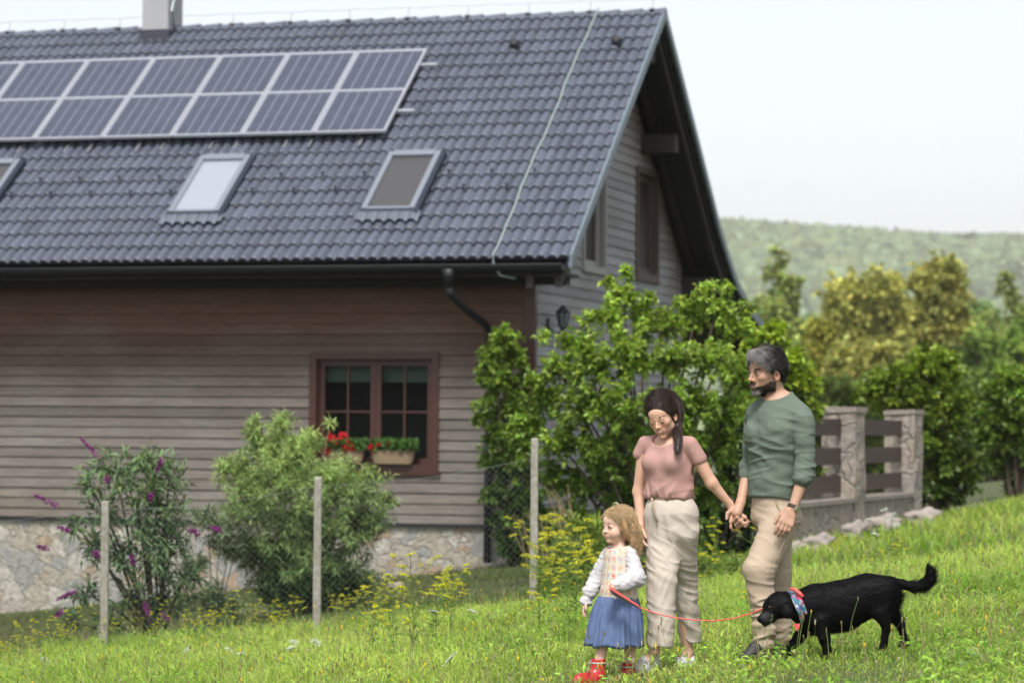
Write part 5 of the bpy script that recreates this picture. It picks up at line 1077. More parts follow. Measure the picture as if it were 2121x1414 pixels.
# shirt
grn = mat('green_shirt', (.115, .148, .118), .85, noise=(180, .25, (.13, .165, .134)), bump=(400, .0006), spec=.2)
lo2 = lo.copy(); hi2 = hi.copy(); lo2[2] = p(1600, 1060)[2]; hi2[2] = p(1600, 800)[2]; S = SDF(lo2, hi2, .005)
S.cap(p(1613, 842, 0), p(1613, 824, 0), .078, .072, k=.03); S.cap(p(1632, 826, -.03), p(1660, 858, -.12), .043, .055, k=.04); S.cap(p(1594, 830, .05), p(1570, 854, .12), .043, .055, k=.04)
S.cap(p(1570, 860, .115), p(1656, 866, -.115), .058, .060, k=.05); S.cap(p(1604, 846, .01), p(1612, 880, 0), .078, .118, k=.05, sq=(Lm, 1.42))
S.cap(p(1611, 880, 0), p(1606, 930, 0), .124, .128, k=.05, sq=(Lm, 1.30)); S.cap(p(1606, 930, 0), p(1603, 1000, 0), .125, .118, k=.04, sq=(Lm, 1.22)); S.cap(p(1603, 1000, 0), p(1603, 1040, 0), .118, .13, k=.04, sq=(Lm, 1.22))
for l_ in (-1, 1): S.ell(p(1597, 900, -.02)+Lm*l_*.075, (.10, .09, .085), k=.04)
arm(S, [shL, elL, p(1662, 988, -.185)], [.064, .052, .050], .02); S.cap(p(1664, 980, -.18), p(1661, 993, -.188), .052, .050)
arm(S, [shR, elR, p(1548, 985, .13)], [.060, .048, .044])
S.cut(p(1655, 998, -.19), p(1642, 1060, -.22)-elL) if False else None
S.cut(p(1603, 1035, 0), -Um*1.0+Fm*.22)
nk = p(1613, 826, 0); neck_hole(S, nk, Fm, Lm, Um, .062, .42, .006)
V, F = S.mesh(); 
# trim sleeves at cuffs
def mshirt(V, N):
    z = V[:, 2]; up_ = np.clip((z-p(1600, 890)[2])/.15, 0, 1); arms = np.clip((np.abs((V-sh_c)@Lm)-.14)/.06, 0, 1)
    V = folds(V, N, .0085, [(Um+Lm*.3, .045, 4, 3, .9), (Um-Lm*.25, .032, 4.5, 8, .5), (Um*.6+Lm, .07, 3, 12, .3)], 1-.85*up_)
    el = np.clip(1-np.linalg.norm(V-p(1672, 965, -.17), axis=1)/.10, 0, 1); return folds(V, N, .009, [(elL-wrL, .020, 6, 15, 1)], el)
body_mesh(S, 'shirt', grn, man, None, 1, mshirt)
m = MB(); pr = []
for k in range(25):
    a = k/24*6.283; pr.append(nk+Lm*math.cos(a)*.066+Fm*(math.sin(a)*.064+.006)+Um*(.007-.030*math.sin(a)))
m.tube(pr, .0045, 6, cap=False); m.build('collar_rib', mat('green_rib', (.085, .135, .10), .85), man, smooth=True, col=False)
# trousers
chino = mat('beige_chinos', (.44, .355, .27), .85, noise=(120, .3, (.39, .31, .23)), bump=(350, .0006), spec=.2)
lo2 = lo.copy(); hi2 = hi.copy(); hi2[2] = p(1600, 1000)[2]; S = SDF(lo2, hi2, .005)
S.cap(p(1605, 1040, 0), p(1607, 1062, .01), .118, .130, k=.04, sq=(Lm, 1.22)); 
S.cap(p(1620, 1075, -.05), p(1574, 1175, -.13), .108, .088, k=.03); S.cap(p(1570, 1178, -.135), p(1578, 1235, -.13), .087, .072, k=.02); S.cap(p(1578, 1235, -.13), p(1584, 1332, -.12), .070, .058, k=.02)
S.cap(p(1602, 1080, .07), p(1611, 1190, .11), .105, .080, k=.03); S.cap(p(1611, 1190, .11), p(1618, 1338, .15), .076, .058, k=.02)
S.cut(p(1600, 1028, 0), Um+Fm*-.2); S.cut(p(1600, 1338, 0), -Um)
def mtr(V, N):
    kn = np.clip(1-np.linalg.norm(V-p(1575, 1195, -.13), axis=1)/.16, 0, 1); sh_ = np.clip((p(1600, 1210)[2]-V[:, 2])/.1, 0, 1); hip = np.clip(1-np.abs(V[:, 2]-p(1600, 1090)[2])/.12, 0, 1)
    V = folds(V, N, .007, [(Um+Lm*.3, .034, 4, 31, 1)], np.clip(kn+.5*hip+.25, 0, 1)); return folds(V, N, .008, [(Um-Lm*.2, .030, 4, 35, 1), (Um+Lm*.6, .06, 3, 37, .5)], sh_)
body_mesh(S, 'trousers', chino, man, None, 1, mtr)
m = MB(); m.tube(bez(p(1650, 1050, -.17), p(1636, 1110, -.22), p(1588, 1190, -.235), 14), .0022, 5, cap=False); m.build('seam', mat('seam', (.33, .25, .17), .8), man, smooth=True, col=False)
m = MB(); m.tube(bez(p(1607, 1024, -.115), p(1602, 1036, -.135), p(1618, 1062, -.150), 10), .003, 5, cap=False); m.build('pocket_edge', mat('pocket', (.30, .22, .15), .8), man, smooth=True, col=False)
# shoes
def shoe(par, heel, toe, h, wd, m_, sole, name='shoe'):
    heel = np.array(heel); toe = np.array(toe); S = SDF(np.minimum(heel, toe)-.09, np.maximum(heel, toe)+[.09, .09, .2], .004); d = toe-heel; d /= np.linalg.norm(d); sd = np.cross(d, [0, 0, 1.])
    S.cap(heel+[0, 0, .03], heel+[0, 0, h], .038, .040, k=.02); S.cap(heel+[0, 0, .03], toe+[0, 0, .01], .036, .030, k=.03, sq=(sd, wd)); S.cap(heel+d*.08+[0, 0, .05], toe-d*.05+[0, 0, .03], .036, .03, k=.03); o = body_mesh(S, name, m_, par)[0]
    S = SDF(np.minimum(heel, toe)-.09, np.maximum(heel, toe)+[.09, .09, .05], .004); S.cap(heel-[0, 0, .0], toe-[0, 0, .012], .040, .036, k=.01, sq=(sd, wd)); S.cut(heel+[0, 0, .008], [0, 0, 1]); S.cut(heel-[0, 0, .022], [0, 0, -1]); body_mesh(S, 'sole', sole, o); return o
shoe_m = mat('black_shoe', (.018, .017, .017), .6, noise=(60, .5, (.06, .055, .05))); sole_m = mat('sole', (.05, .045, .04), .7)
shoe(man, p(1585, 1350, -.12), p(1542, 1366, -.19), .06, 1.15, shoe_m, sole_m); shoe(man, p(1622, 1352, .15), p(1588, 1358, .06), .06, 1.15, shoe_m, sole_m)
# watch
wd_ = (p(1626, 1088, -.25)-wrL); wd_ /= np.linalg.norm(wd_); wc = wrL-wd_*.006; m = MB(); ax1 = np.cross(wd_, [0, 1., 0]); ax1 /= np.linalg.norm(ax1); ax2 = np.cross(wd_, ax1)
pr = [wc+ax1*math.cos(a)*.031+ax2*math.sin(a)*.028 for a in np.linspace(0, 6.283, 25)]
for o in (-.006, 0, .006): m.tube([q+wd_*o for q in pr], .0045, 6, cap=False)
wt = m.build('watch', mat('strap_brown', (.05, .03, .025), .6), man, smooth=True, col=False)
wn = (-np.array([0, 1., 0])*.75+ax1*(.7 if ax1[0] > 0 else -.7)); wn /= np.linalg.norm(wn); m = MB(); cpt = wc+wn*.034; m.tube([cpt-wn*.006, cpt+wn*.005], .0195, 18); m.tube([cpt+np.cross(wn, wd_)*.021, cpt+np.cross(wn, wd_)*.026], .003, 6); m.build('case', mat('steel', (.55, .54, .5), .25, metal=.9), wt, smooth=False, col=False)
m = MB(); m.tube([cpt+wn*.005, cpt+wn*.0062], .0165, 18); m.build('dial', mat('dial', (.30, .29, .15), .3), wt, smooth=False, col=False)

# ================================================================== WOMAN
D0 = 16.2; p = px3(D0); woman = thing('person', (W(1390, 900, D0)[0], D0, float(gz(*W(1390, 900, D0)[:2]))), 'smiling woman with a dark ponytail in a dusty pink t-shirt, looking down at the child', 'person')
Fw, Lw, Uw = frame(28); hcw = p(1371, 863, -.04); hFw = frame(25, 20, 9); hw_ = .232
shLw = p(1429, 920, -.075); shRw = p(1337, 918, .075); elLw = p(1474, 1000, -.06); wrLw = p(1511, 1043, -.03); elRw = p(1323, 1018, .10); wrRw = p(1327, 1088, .03)
hipLw = p(1412, 1090, -.045); hipRw = p(1371, 1090, .045); kRw = p(1369, 1215, -.10); aRw = p(1356, 1345, -.10); kLw = p(1412, 1215, .10); aLw = p(1425, 1352, .17)
lo = p(1295, 1410, -.4)-.02; hi = p(1560, 795, .4)+.02; lo[1], hi[1] = D0-.36, D0+.36
S = SDF(lo, hi, .0042); Pw = head(S, hcw, hFw, hw_, 'woman')
S.cap(p(1384, 925, .03), hcw-hFw[2]*.12*hw_-hFw[0]*.20*hw_, .047, .044, k=.014)
S.cap(p(1349, 921, .06), p(1418, 923, -.06), .036, .036, k=.04); S.cap(p(1384, 938, .01), p(1386, 985, 0), .088, .088, k=.04, sq=(Lw, 1.32)); S.cap(p(1386, 985, 0), p(1387, 1030, 0), .084, .080, k=.04, sq=(Lw, 1.25)); S.cap(p(1387, 1030, 0), p(1391, 1085, 0), .085, .105, k=.04, sq=(Lw, 1.28))
arm(S, [shLw, elLw, wrLw], [.043, .034, .022]); arm(S, [shRw, elRw, wrRw], [.042, .034, .022])
S.cap(hipRw, kRw, .080, .050, k=.03); S.cap(kRw, aRw-[0, .05, 0], .048, .030); S.cap(hipLw, kLw, .080, .050, k=.03); S.cap(kLw, aLw, .048, .030)
S.cap(aRw, p(1338, 1375, -.12), .030, .026); S.cap(aLw, p(1412, 1378, .12), .030, .026)
# left hand: back of the hand to the viewer, fingers down round the man's hand
dh = p(1528, 1083, -.03)-wrLw
S.cap(wrLw, p(1519, 1058, -.035), .022, .026, k=.01, sq=((0, 1, 0), .7))
for (kx, ky, mx, my, tx, ty, r_) in ((1514, 1080, 1514, 1092, 1519, 1099, .0090), (1524, 1078, 1526, 1090, 1531, 1098, .0092), (1535, 1076, 1540, 1086, 1546, 1090, .0088), (1543, 1071, 1549, 1079, 1554, 1080, .0078)):
    S.cap(p(1519, 1056, -.035), p(kx, ky, -.040), .017, .0125, k=.010); S.cap(p(kx, ky, -.040), p(mx, my, -.030 if kx > 1520 else -.036), r_*1.1, r_, k=.003); S.cap(p(mx, my, -.030 if kx > 1520 else -.036), p(tx, ty, -.012 if kx > 1520 else -.02), r_, r_*.8, k=.002)
S.cap(p(1513, 1052, -.02), p(1508, 1066, -.015), .013, .0105, k=.008); S.cap(p(1508, 1066, -.015), p(1513, 1076, -.0), .010, .0085, k=.003)
hand(S, wrRw, p(1331, 1115, .0)-wrRw, np.array([-.2, -1, .1]), np.array([.9, -.3, .1]), .92, (.3, .4, .45, .5))
BW = (.60, .36, .26)
o_, Vw, Fq, Nw = body_mesh(S, 'body', skin_m, woman, skin_col(BW, Pw, hw_, (.46, .10, .09), 'woman'))
face_extras(Pw, hFw, hw_, woman, 'woman', mat('brow_brown', (.05, .028, .02), .6), lookdown=1)
m = MB(); tq = np.linspace(-1, 1, 9); m.tube([Pw(.388-.05*q*q, q*.085, -.270+.034*q*q) for q in tq], np.array([.004]+[.012]*7+[.004])*hw_, 6); m.build('teeth', mat('teeth', (.72, .68, .62), .3), woman, smooth=True, col=False)
hwm = hairmat('woman_hair', (1, 1, 1), .38)
def wcol(V, n=None): return np.array([[.026, .015, .012]])*rng.uniform(.4, 1.6, (len(V), 1))*np.where(rng.random((len(V), 1)) < .12, 3.0, 1)
def regw(S2, P, F, L, U):
    S2.cut(P(.30, 0, .27), F*.80-U*.60); S2.ell(P(.44, 0, -.10), np.array([.42, .36, .42])*hw_, np.stack([F, L, U]), .004, op='s'); S2.cut(P(0, 0, -.30), -U-F*.3)
Vh, Nh = hair_cap(woman, hcw, hFw, hw_, .028, regw, .0035, hwm, lambda V: np.tile(np.array([[.02, .012, .01]]), (len(V), 1)), extra=lambda S2, P, R: (S2.ell(P(-.10, 0, .22), np.array([.36, .34, .32])*hw_, R, .02), S2.ell(P(-.16, 0, -.08), np.array([.26, .31, .24])*hw_, R, .02)))
f, l, u = hloc(Vh, hcw, hFw, hw_); tie = Pw(-.10, -.03, .62); tieb = Pw(-.08, -.02, .55)
def wdir(V, N): return (tieb-V)/np.linalg.norm(tieb-V, axis=1)[:, None]
surf_strands(Vh, Nh, (u > -.3), 7000, .075, wdir, .0008, wcol, 'hair_strands', hwm, woman, k=5, lift=.06, jit=.07, curl=.02)
m = MB(); m.tube([tieb-hFw[2]*.012, tieb+hFw[2]*.010], .020, 14); m.build('hair_tie', mat('hair_tie', (.42, .16, .07), .6), woman, smooth=True, col=False)
# ponytail: up from the tie, over the crown and down in front of her left shoulder
ctl = [tieb, Pw(-.13, .04, .60), Pw(-.28, .16, .52), Pw(-.36, .30, .30), Pw(-.28, .38, .02), p(1403, 884, -.04), p(1405, 908, -.13), p(1403, 936, -.175)]
ctl = np.array(ctl); tt = np.linspace(0, len(ctl)-1, 26); i0 = np.minimum(tt.astype(int), len(ctl)-2); fr_ = (tt-i0)[:, None]
def crom(i): return ctl[np.clip(i, 0, len(ctl)-1)]
cen = .5*((2*crom(i0))+(-crom(i0-1)+crom(i0+1))*fr_+(2*crom(i0-1)-5*crom(i0)+4*crom(i0+1)-crom(i0+2))*fr_**2+(-crom(i0-1)+3*crom(i0)-3*crom(i0+1)+crom(i0+2))*fr_**3)
n = 1500; off_ = rng.normal(size=(n, 1, 3)); off_ /= np.linalg.norm(off_, axis=2)[..., None]; off_ *= rng.random((n, 1, 1))**.45; wr_ = np.interp(np.arange(26), [0, 3, 8, 14, 20, 25], [.012, .018, .024, .027, .027, .021])[None, :, None]
sway = np.stack([vnoise(np.stack([np.full(26, k*.37), np.arange(26)*.22, np.full(26, 1.)], -1), 3) for k in range(n)])[..., None]
Pp = cen[None]+off_*wr_*np.array([1, .8, 1])+sway*.006; cutk = rng.integers(20, 27, n); Pp = np.where((np.arange(26)[None, :, None] < cutk[:, None, None]), Pp, np.take_along_axis(Pp, np.repeat((cutk-1)[:, None, None], 3, 2), 1)); V, Q = strand_mesh(Pp, .0017, .5)
mesh_np('ponytail', V, Q, hwm, woman, np.repeat(wcol(np.zeros((n, 3)))*np.where(rng.random((n, 1)) < .06, 2.2, 1), 78, 0), smooth=True)
S = SDF(cen.min(0)-.06, cen.max(0)+.06, .005)
for a in range(25): S.cap(cen[a], cen[a+1], float(wr_[0, a, 0])*.7, float(wr_[0, a+1, 0])*.7, k=.01)
body_mesh(S, 'ponytail_core', hwm, woman, lambda V, N: wcol(V)*.6)
surf_strands(Vh, Nh, (u > -.1) & (f < .25), 110, .035, lambda V, N: -hFw[0]*.4+hFw[2]*.1, .0003, lambda V, n: wcol(V)*3, 'stray_hair', hwm, woman, k=6, lift=.7, jit=.8, curl=.3)
# t-shirt
pink = mat('pink_tshirt', (.40, .235, .21), .8, noise=(150, .2, (.44, .27, .245)), bump=(500, .0004), spec=.2)
lo2 = lo.copy(); hi2 = hi.copy(); lo2[2] = p(1400, 1060)[2]; hi2[2] = p(1400, 880)[2]; S = SDF(lo2, hi2, .0048)
S.cap(p(1384, 922, .01), p(1384, 910, .01), .068, .060, k=.03); S.cap(p(1351, 919, .055), p(1417, 920, -.055), .044, .044, k=.04); S.cap(p(1384, 936, .005), p(1386, 980, 0), .102, .104, k=.04, sq=(Lw, 1.34)); S.cap(p(1386, 980, 0), p(1386, 1020, 0), .106, .108, k=.04, sq=(Lw, 1.28)); S.cap(p(1387, 1018, 0), p(1388, 1024, 0), .112, .104, k=.02, sq=(Lw, 1.28))
for l_ in (-1, 1): S.ell(p(1383, 958, -.0)+Lw*l_*.065+Fw*.072, (.062, .062, .062), k=.04)
S.cap(shLw, p(1447, 950, -.072), .045, .046, k=.02); S.cap(shRw, p(1327, 940, .085), .043, .043, k=.02)
S.ell(p(1456, 977, -.07), (.07, .07, .058), np.stack([n1w_ for n1w_ in np.eye(3)]), .003, op='s'); S.ell(p(1322, 972, .09), (.07, .09, .055), None, .003, op='s')
S.cut(p(1450, 951, -.07), elLw-shLw) if False else None
n1 = (elLw-shLw)/np.linalg.norm(elLw-shLw)
nkw = p(1384, 906, .01); neck_hole(S, nkw+Fw*.022, Fw, Lw, Uw, .072, .75, -.012, .112)
S.cut(p(1388, 1030, 0), -Uw)
def mts(V, N):
    z = V[:, 2]; k = np.clip((p(1400, 1000)[2]-z)/.10+.35, .2, 1); V = folds(V, N, .0080, [(Lw+Uw*.25, .034, 5, 51, 1.), (Lw*.7-Uw*.7, .05, 4, 52, .8)], k); return V
body_mesh(S, 'tshirt', pink, woman, None, 1, mts)
m = MB(); pr = [nkw+Lw*math.cos(a)*.078+Fw*(.022+.078*math.sin(a))+Uw*(-.022-.056*math.sin(a)) for a in np.linspace(0, 6.283, 25)]; m.tube(pr, .0042, 6, cap=False); m.build('collar_rib', mat('pink_rib', (.38, .20, .175), .8), woman, smooth=True, col=False)
# trousers
lin = mat('linen_trousers', (.50, .44, .385), .85, noise=(140, .3, (.44, .385, .335)), bump=(350, .0005), spec=.2)
lo2 = lo.copy(); hi2 = hi.copy(); hi2[2] = p(1400, 1010)[2]; S = SDF(lo2, hi2, .005)
S.cap(p(1388, 1032, 0), p(1390, 1062, 0), .094, .118, k=.04, sq=(Lw, 1.30)); S.cap(p(1390, 1062, 0), p(1392, 1095, 0), .118, .118, k=.04, sq=(Lw, 1.28))
S.cap(p(1376, 1100, .02), p(1372, 1200, -.10), .100, .083, k=.03); S.cap(p(1372, 1200, -.10), p(1368, 1330, -.14), .083, .067, k=.006)
S.cap(p(1409, 1100, -.03), p(1415, 1195, .10), .102, .076, k=.02); S.cap(p(1415, 1195, .10), p(1430, 1328, .18), .076, .057, k=.006)
S.cut(p(1388, 1029, 0), Uw); S.cut(p(1400, 1334, 0), -Uw+Lw*.06)
def mtw(V, N):
    k = np.clip((p(1400, 1040)[2]-V[:, 2])/.15, .3, 1); V = folds(V, N, .0065, [(Lw+Uw*.16, .055, 7, 61, 1.)], k); return folds(V, N, .005, [(Uw+Lw*.6, .035, 4, 63, 1), (Lw-Uw*.3, .03, 6, 64, .8)], k)
body_mesh(S, 'trousers', lin, woman, None, 1, mtw)
m = MB(); m.tube([p(1388, 1032, 0)+Lw*math.cos(a)*.128+Fw*math.sin(a)*.100 for a in np.linspace(0, 6.283, 33)], .008, 6, cap=False); m.build('belt', mat('belt_cord', (.30, .22, .14), .7), woman, smooth=True, col=False)
m = MB(); m.tube(bez(p(1350, 1031, -.09), p(1352, 1052, -.12), p(1362, 1080, -.12), 8), [.007]*6+[.006, .004], 5); m.build('belt_end', mat('belt_tail', (.36, .28, .20), .7), woman, smooth=True, col=False)
wsh = mat('white_canvas', (.62, .62, .63), .7); 
shoe(woman, p(1352, 1384, -.05), p(1322, 1392, -.16), .05, 1.05, wsh, mat('white_sole', (.6, .6, .58), .6)); shoe(woman, p(1426, 1384, .18), p(1408, 1392, .08), .05, 1.05, wsh, mat('white_sole', (.6, .6, .58), .6))
for (x, y, o) in ((1335, 1369, -.15), (1411, 1366, .08)):
    m = MB(); c = p(x, y, o)
    for s_ in (-1, 1): m.tube(bez(c, c+[.03*s_, -.01, .035], c+[.035*s_, -.01, .0], 7), .0022, 4); m.tube(bez(c+[.035*s_, -.01, .0], c+[.02*s_, -.015, -.01], c, 5), .0022, 4)
    m.build('laces', mat('lace_white', (.7, .7, .72), .7), woman, smooth=True, col=False)

# ================================================================== CHILD
D0 = 15.95; p = px3(D0); child = thing('person', (W(1270, 900, D0)[0], D0, float(gz(*W(1270, 900, D0)[:2]))), 'curly blond toddler in crochet vest, denim skirt and red boots, holding the leash', 'person')
Fc, Lc, Uc = frame(48); hcc = p(1276.5, 1088, 0); hFc = frame(53, 3, 0); hc_ = .205
shLc = p(1306, 1146, -.06); shRc = p(1258, 1146, .07); elLc = p(1318, 1196, -.11); wrLc = p(1276, 1215, -.19); elRc = p(1236, 1198, .10); wrRc = p(1216, 1240, .05)
lo = p(1180, 1414, -.4)-.03; hi = p(1345, 1035, .3)+.02; lo[1], hi[1] = D0-.32, D0+.28
S = SDF(lo, hi, .0035); Pc = head(S, hcc, hFc, hc_, 'child')
S.cap(p(1283, 1142, .0), hcc-hFc[2]*.12*hc_-hFc[0]*.12*hc_, .033, .034, k=.02)
S.cap(p(1266, 1146, .04), p(1300, 1146, -.04), .03, .03, k=.03); S.cap(p(1283, 1155, 0), p(1282, 1225, 0), .070, .078, k=.03, sq=(Lc, 1.15))
arm(S, [shLc, elLc, wrLc], [.028, .023, .016]); arm(S, [shRc, elRc, wrRc], [.028, .023, .016])
lgA = (p(1268, 1262, -.02), p(1252, 1310, -.06), p(1240, 1385, -.08)); lgB = (p(1293, 1262, .03), p(1303, 1310, .04), p(1307, 1390, .05))
for g_ in (lgA, lgB): S.cap(g_[0], g_[1], .058, .040, k=.02); S.cap(g_[1], g_[2], .037, .029)
hand(S, wrRc, p(1208, 1268, .04)-wrRc, np.array([-.3, -1, .0]), np.array([.9, -.3, .0]), .60, (.25, .3, .35, .4))
hd_ = p(1262, 1214, -.215)-wrLc
S.cap(wrLc, p(1267, 1216, -.215), .016, .018, k=.008)
for i, (kx, ky, tx, ty) in enumerate(((1262, 1210, 1256, 1219), (1261, 1216, 1256, 1225), (1263, 1222, 1259, 1230), (1267, 1227, 1264, 1233))): S.cap(p(1267, 1217, -.215), p(kx, ky, -.235), .0095, .0075, k=.004); S.cap(p(kx, ky, -.235), p(tx, ty, -.240), .0073, .0062, k=.002)
S.cap(p(1268, 1210, -.21), p(1262, 1207, -.23), .009, .0072, k=.004)
BC = (.66, .43, .34)
o_, Vc, Fq, Nc = body_mesh(S, 'body', skin_m, child, skin_col(BC, Pc, hc_, (.55, .20, .17), 'child'))
face_extras(Pc, hFc, hc_, child, 'child', mat('brow_blond', (.22, .13, .07), .7), gaze=(-.1, -.12))
cm_ = hairmat('child_hair', (1, 1, 1), .45)
def ccol(V, n=None):
    f, l, u = hloc(V, hcc, hFc, hc_); g = np.clip((u+.35)/.7, 0, 1)[:, None]*.5+.25; return (np.array([[.52, .31, .14]])*(1-g)+np.array([[.76, .56, .33]])*g)*rng.uniform(.4, 1.35, (len(V), 1))
def regc(S2, P, F, L, U):
    S2.cut(P(.29, 0, .24), F*.8-U*.6); S2.ell(P(.42, -.02, -.14), np.array([.42, .42, .40])*hc_, np.stack([F, L, U]), .004, op='s'); S2.cut(P(0, 0, -.45), -U)
Vh, Nh = hair_cap(child, hcc, hFc, hc_, .045, regc, .003, cm_, lambda V: ccol(V)*.85, extra=lambda S2, P, R: (S2.ell(P(-.14, 0, .16), np.array([.38, .37, .36])*hc_, R, .02), S2.ell(P(-.24, .05, -.2), np.array([.26, .33, .3])*hc_, R, .02)))
f, l, u = hloc(Vh, hcc, hFc, hc_); Fk, Lk, Uk = hFc
surf_strands(Vh, Nh, (u > .0) & ~((f > .12) & (u < .26)), 5200, .050, lambda V, N: -Fk*.35+Lk*.75*np.sign(hloc(V, hcc, hFc, hc_)[1]+.12)[:, None]-Uk*.35, .0009, ccol, 'hair_strands', cm_, child, k=7, lift=.07, jit=.10, curl=.05)
# long curls falling at the back and side
n = 1900; th_ = rng.uniform(-.2, 3.35, n); rr = rng.uniform(.75, 1, n); A = np.array([Pc(-.12-math.sin(a)*.30*r_, math.cos(a)*.33*r_+.02, rng.uniform(-.10, .22)) for a, r_ in zip(th_, rr)]); out = A-Pc(-.08, 0, 0); out[:, 2] = 0; out /= np.linalg.norm(out, axis=1)[:, None]; ln = rng.uniform(.06, .165, n)[:, None]
ph = rng.random((n, 1))*6.28+np.round(th_*6)[:, None]*.8; cr = rng.uniform(.006, .017, n)[:, None]; tw = rng.uniform(9, 15, n)[:, None]; side = np.cross(out, [0, 0, 1.]); P_ = []
for t in np.linspace(0, 1, 18): P_.append(A+out*(.035*math.sin(t*2.2)+.010*t)+np.array([.012, 0, 0])*t*1.6-np.array([0, 0, 1.])*ln*t*1.0+side*cr*np.sin(tw*t+ph)*min(1, t*3)+out*cr*np.cos(tw*t+ph)*min(1, t*3))
V, Q = strand_mesh(np.stack(P_, 1), .0011, .5); mesh_np('curls', V, Q, cm_, child, np.repeat(ccol(A)*1.05, 54, 0), smooth=True)
n = 260; A = np.array([Pc(.04+rng.normal()*.04, .34+rng.normal()*.02, .10+rng.normal()*.05) for _ in range(n)]); ph = rng.random((n, 1))*.9+np.round(rng.random((n, 1))*4)*1.5; P_ = [A+Lk*(.012+.006*math.sin(t*3))+Fk*(.004-.02*t)-Uk*t*.075*rng.uniform(.8, 1.2)+(Fk*np.cos(10*t+ph)+Lk*np.sin(10*t+ph))*.006*t for t in np.linspace(0, 1, 14)]; V, Q = strand_mesh(np.stack(P_, 1), .0009, .5); mesh_np('curls', V, Q, cm_, child, np.repeat(ccol(A)*1.1, 42, 0), smooth=True)
m = MB(); b_ = Pc(-.02, -.02, .56); m.tube([b_+Lk*.017*math.cos(a)-Fk*.003+Uk*.012*math.sin(a) for a in np.linspace(0, 6.283, 13)], .008, 6, cap=False); m.build('hair_bow', mat('bow_olive', (.28, .27, .17), .7), child, smooth=True, col=False)
# blouse with puff sleeves
blo = mat('white_muslin', (.56, .55, .58), .85, noise=(90, .3, (.58, .57, .60)), bump=(300, .0006), transl=.12)
S = SDF(lo, [hi[0]+.05, hi[1], p(1280, 1120)[2]], .004)
S.cap(shLc-[0, 0, .0], elLc, .036, .048, k=.02); S.cap(elLc, p(1286, 1210, -.17), .052, .040, k=.02); S.cap(p(1286, 1210, -.17), p(1281, 1212, -.18), .028, .026, k=.01); S.cap(p(1281, 1212, -.18), p(1275, 1213, -.192), .024, .032, k=.004)
S.cap(shRc, elRc, .034, .042, k=.02); S.cap(elRc, p(1222, 1225, .06), .042, .042, k=.02); S.cap(p(1222, 1225, .06), p(1218, 1233, .055), .026, .024, k=.012); S.cap(p(1218, 1233, .055), p(1214, 1243, .05), .022, .034, k=.004)
body_mesh(S, 'blouse', blo, child, None, 1, lambda V, N: folds(V, N, .0045, [(Uc+Lc*.4, .022, 3.5, 71, 1), (Lc-Uc*.3, .02, 4, 72, .6)]))
# crochet vest
S = SDF(p(1220, 1262, -.25), p(1345, 1115, .25), .0032)
S.cap(p(1265, 1142, .045), p(1301, 1142, -.045), .036, .036, k=.03); S.cap(p(1283, 1150, 0), p(1282, 1225, 0), .080, .094, k=.03, sq=(Lc, 1.16)); S.cap(p(1282, 1225, 0), p(1281, 1250, 0), .094, .098, k=.02, sq=(Lc, 1.16))
nkc = p(1283, 1131, 0); S.cap(nkc-[0, 0, .01], nkc+[0, 0, .05], .042, .05, k=.003, op='s'); S.cut(nkc+[0, 0, .002], Uc+Fc*.3); S.cut(p(1281, 1244, 0), -Uc)
for sh_, el_ in ((shLc, elLc), (shRc, elRc)): S.cap(sh_+(sh_-p(1283, 1146, 0))*.35, el_+(sh_-p(1283, 1146, 0))*.2, .040, .03, k=.003, op='s')
def vest_col(V, N):
    c0 = p(1282, 1190, 0); D = V-c0; ang = np.arctan2(D@Lc, D@Fc)*.105; z = D[:, 2]; cs = .046; iu = np.floor(ang/cs+.5); iz = np.floor(z/cs+.5); du = (ang/cs+.5)-iu-.5-0; dz = z/cs+.5-iz-.5; r = np.hypot(du, dz); a = np.arctan2(dz, du); rq = np.maximum(np.abs(du), np.abs(dz))*.5+r*.5
    pal = np.array([[.75, .16, .10], [.75, .05, .22], [.25, .38, .55], [.70, .28, .20], [.20, .42, .55], [.62, .60, .18], [.45, .25, .42], [.70, .10, .10]]); h = ((iu*7+iz*13).astype(int)) % 8
    cream = np.array([.66, .60, .50]); c = np.tile(cream, (len(V), 1)); spk = (np.sin(a*12) > -.2)
    m1 = rq < .11; m2 = (rq >= .13) & (rq < .22) & spk; m3 = (rq >= .25) & (rq < .36) & (np.sin(a*14+1) > -.1)
    c[m1] = pal[h][m1]; c[m2] = pal[(h*3+2) % 8][m2]; c[m3] = pal[(h*5+4) % 8][m3]
    arm_ = np.abs(D@Lc) > .095; c[(np.abs(z+.148) < .008)] = cream; return c*rng.uniform(.85, 1.1, (len(V), 1))
vm_ = mat('crochet', (1, 1, 1), .9, attr=True, bump=(260, .003))
body_mesh(S, 'vest', vm_, child, vest_col, 1, lambda V, N: V+N*(.0012*vnoise(V*180, 4))[:, None])
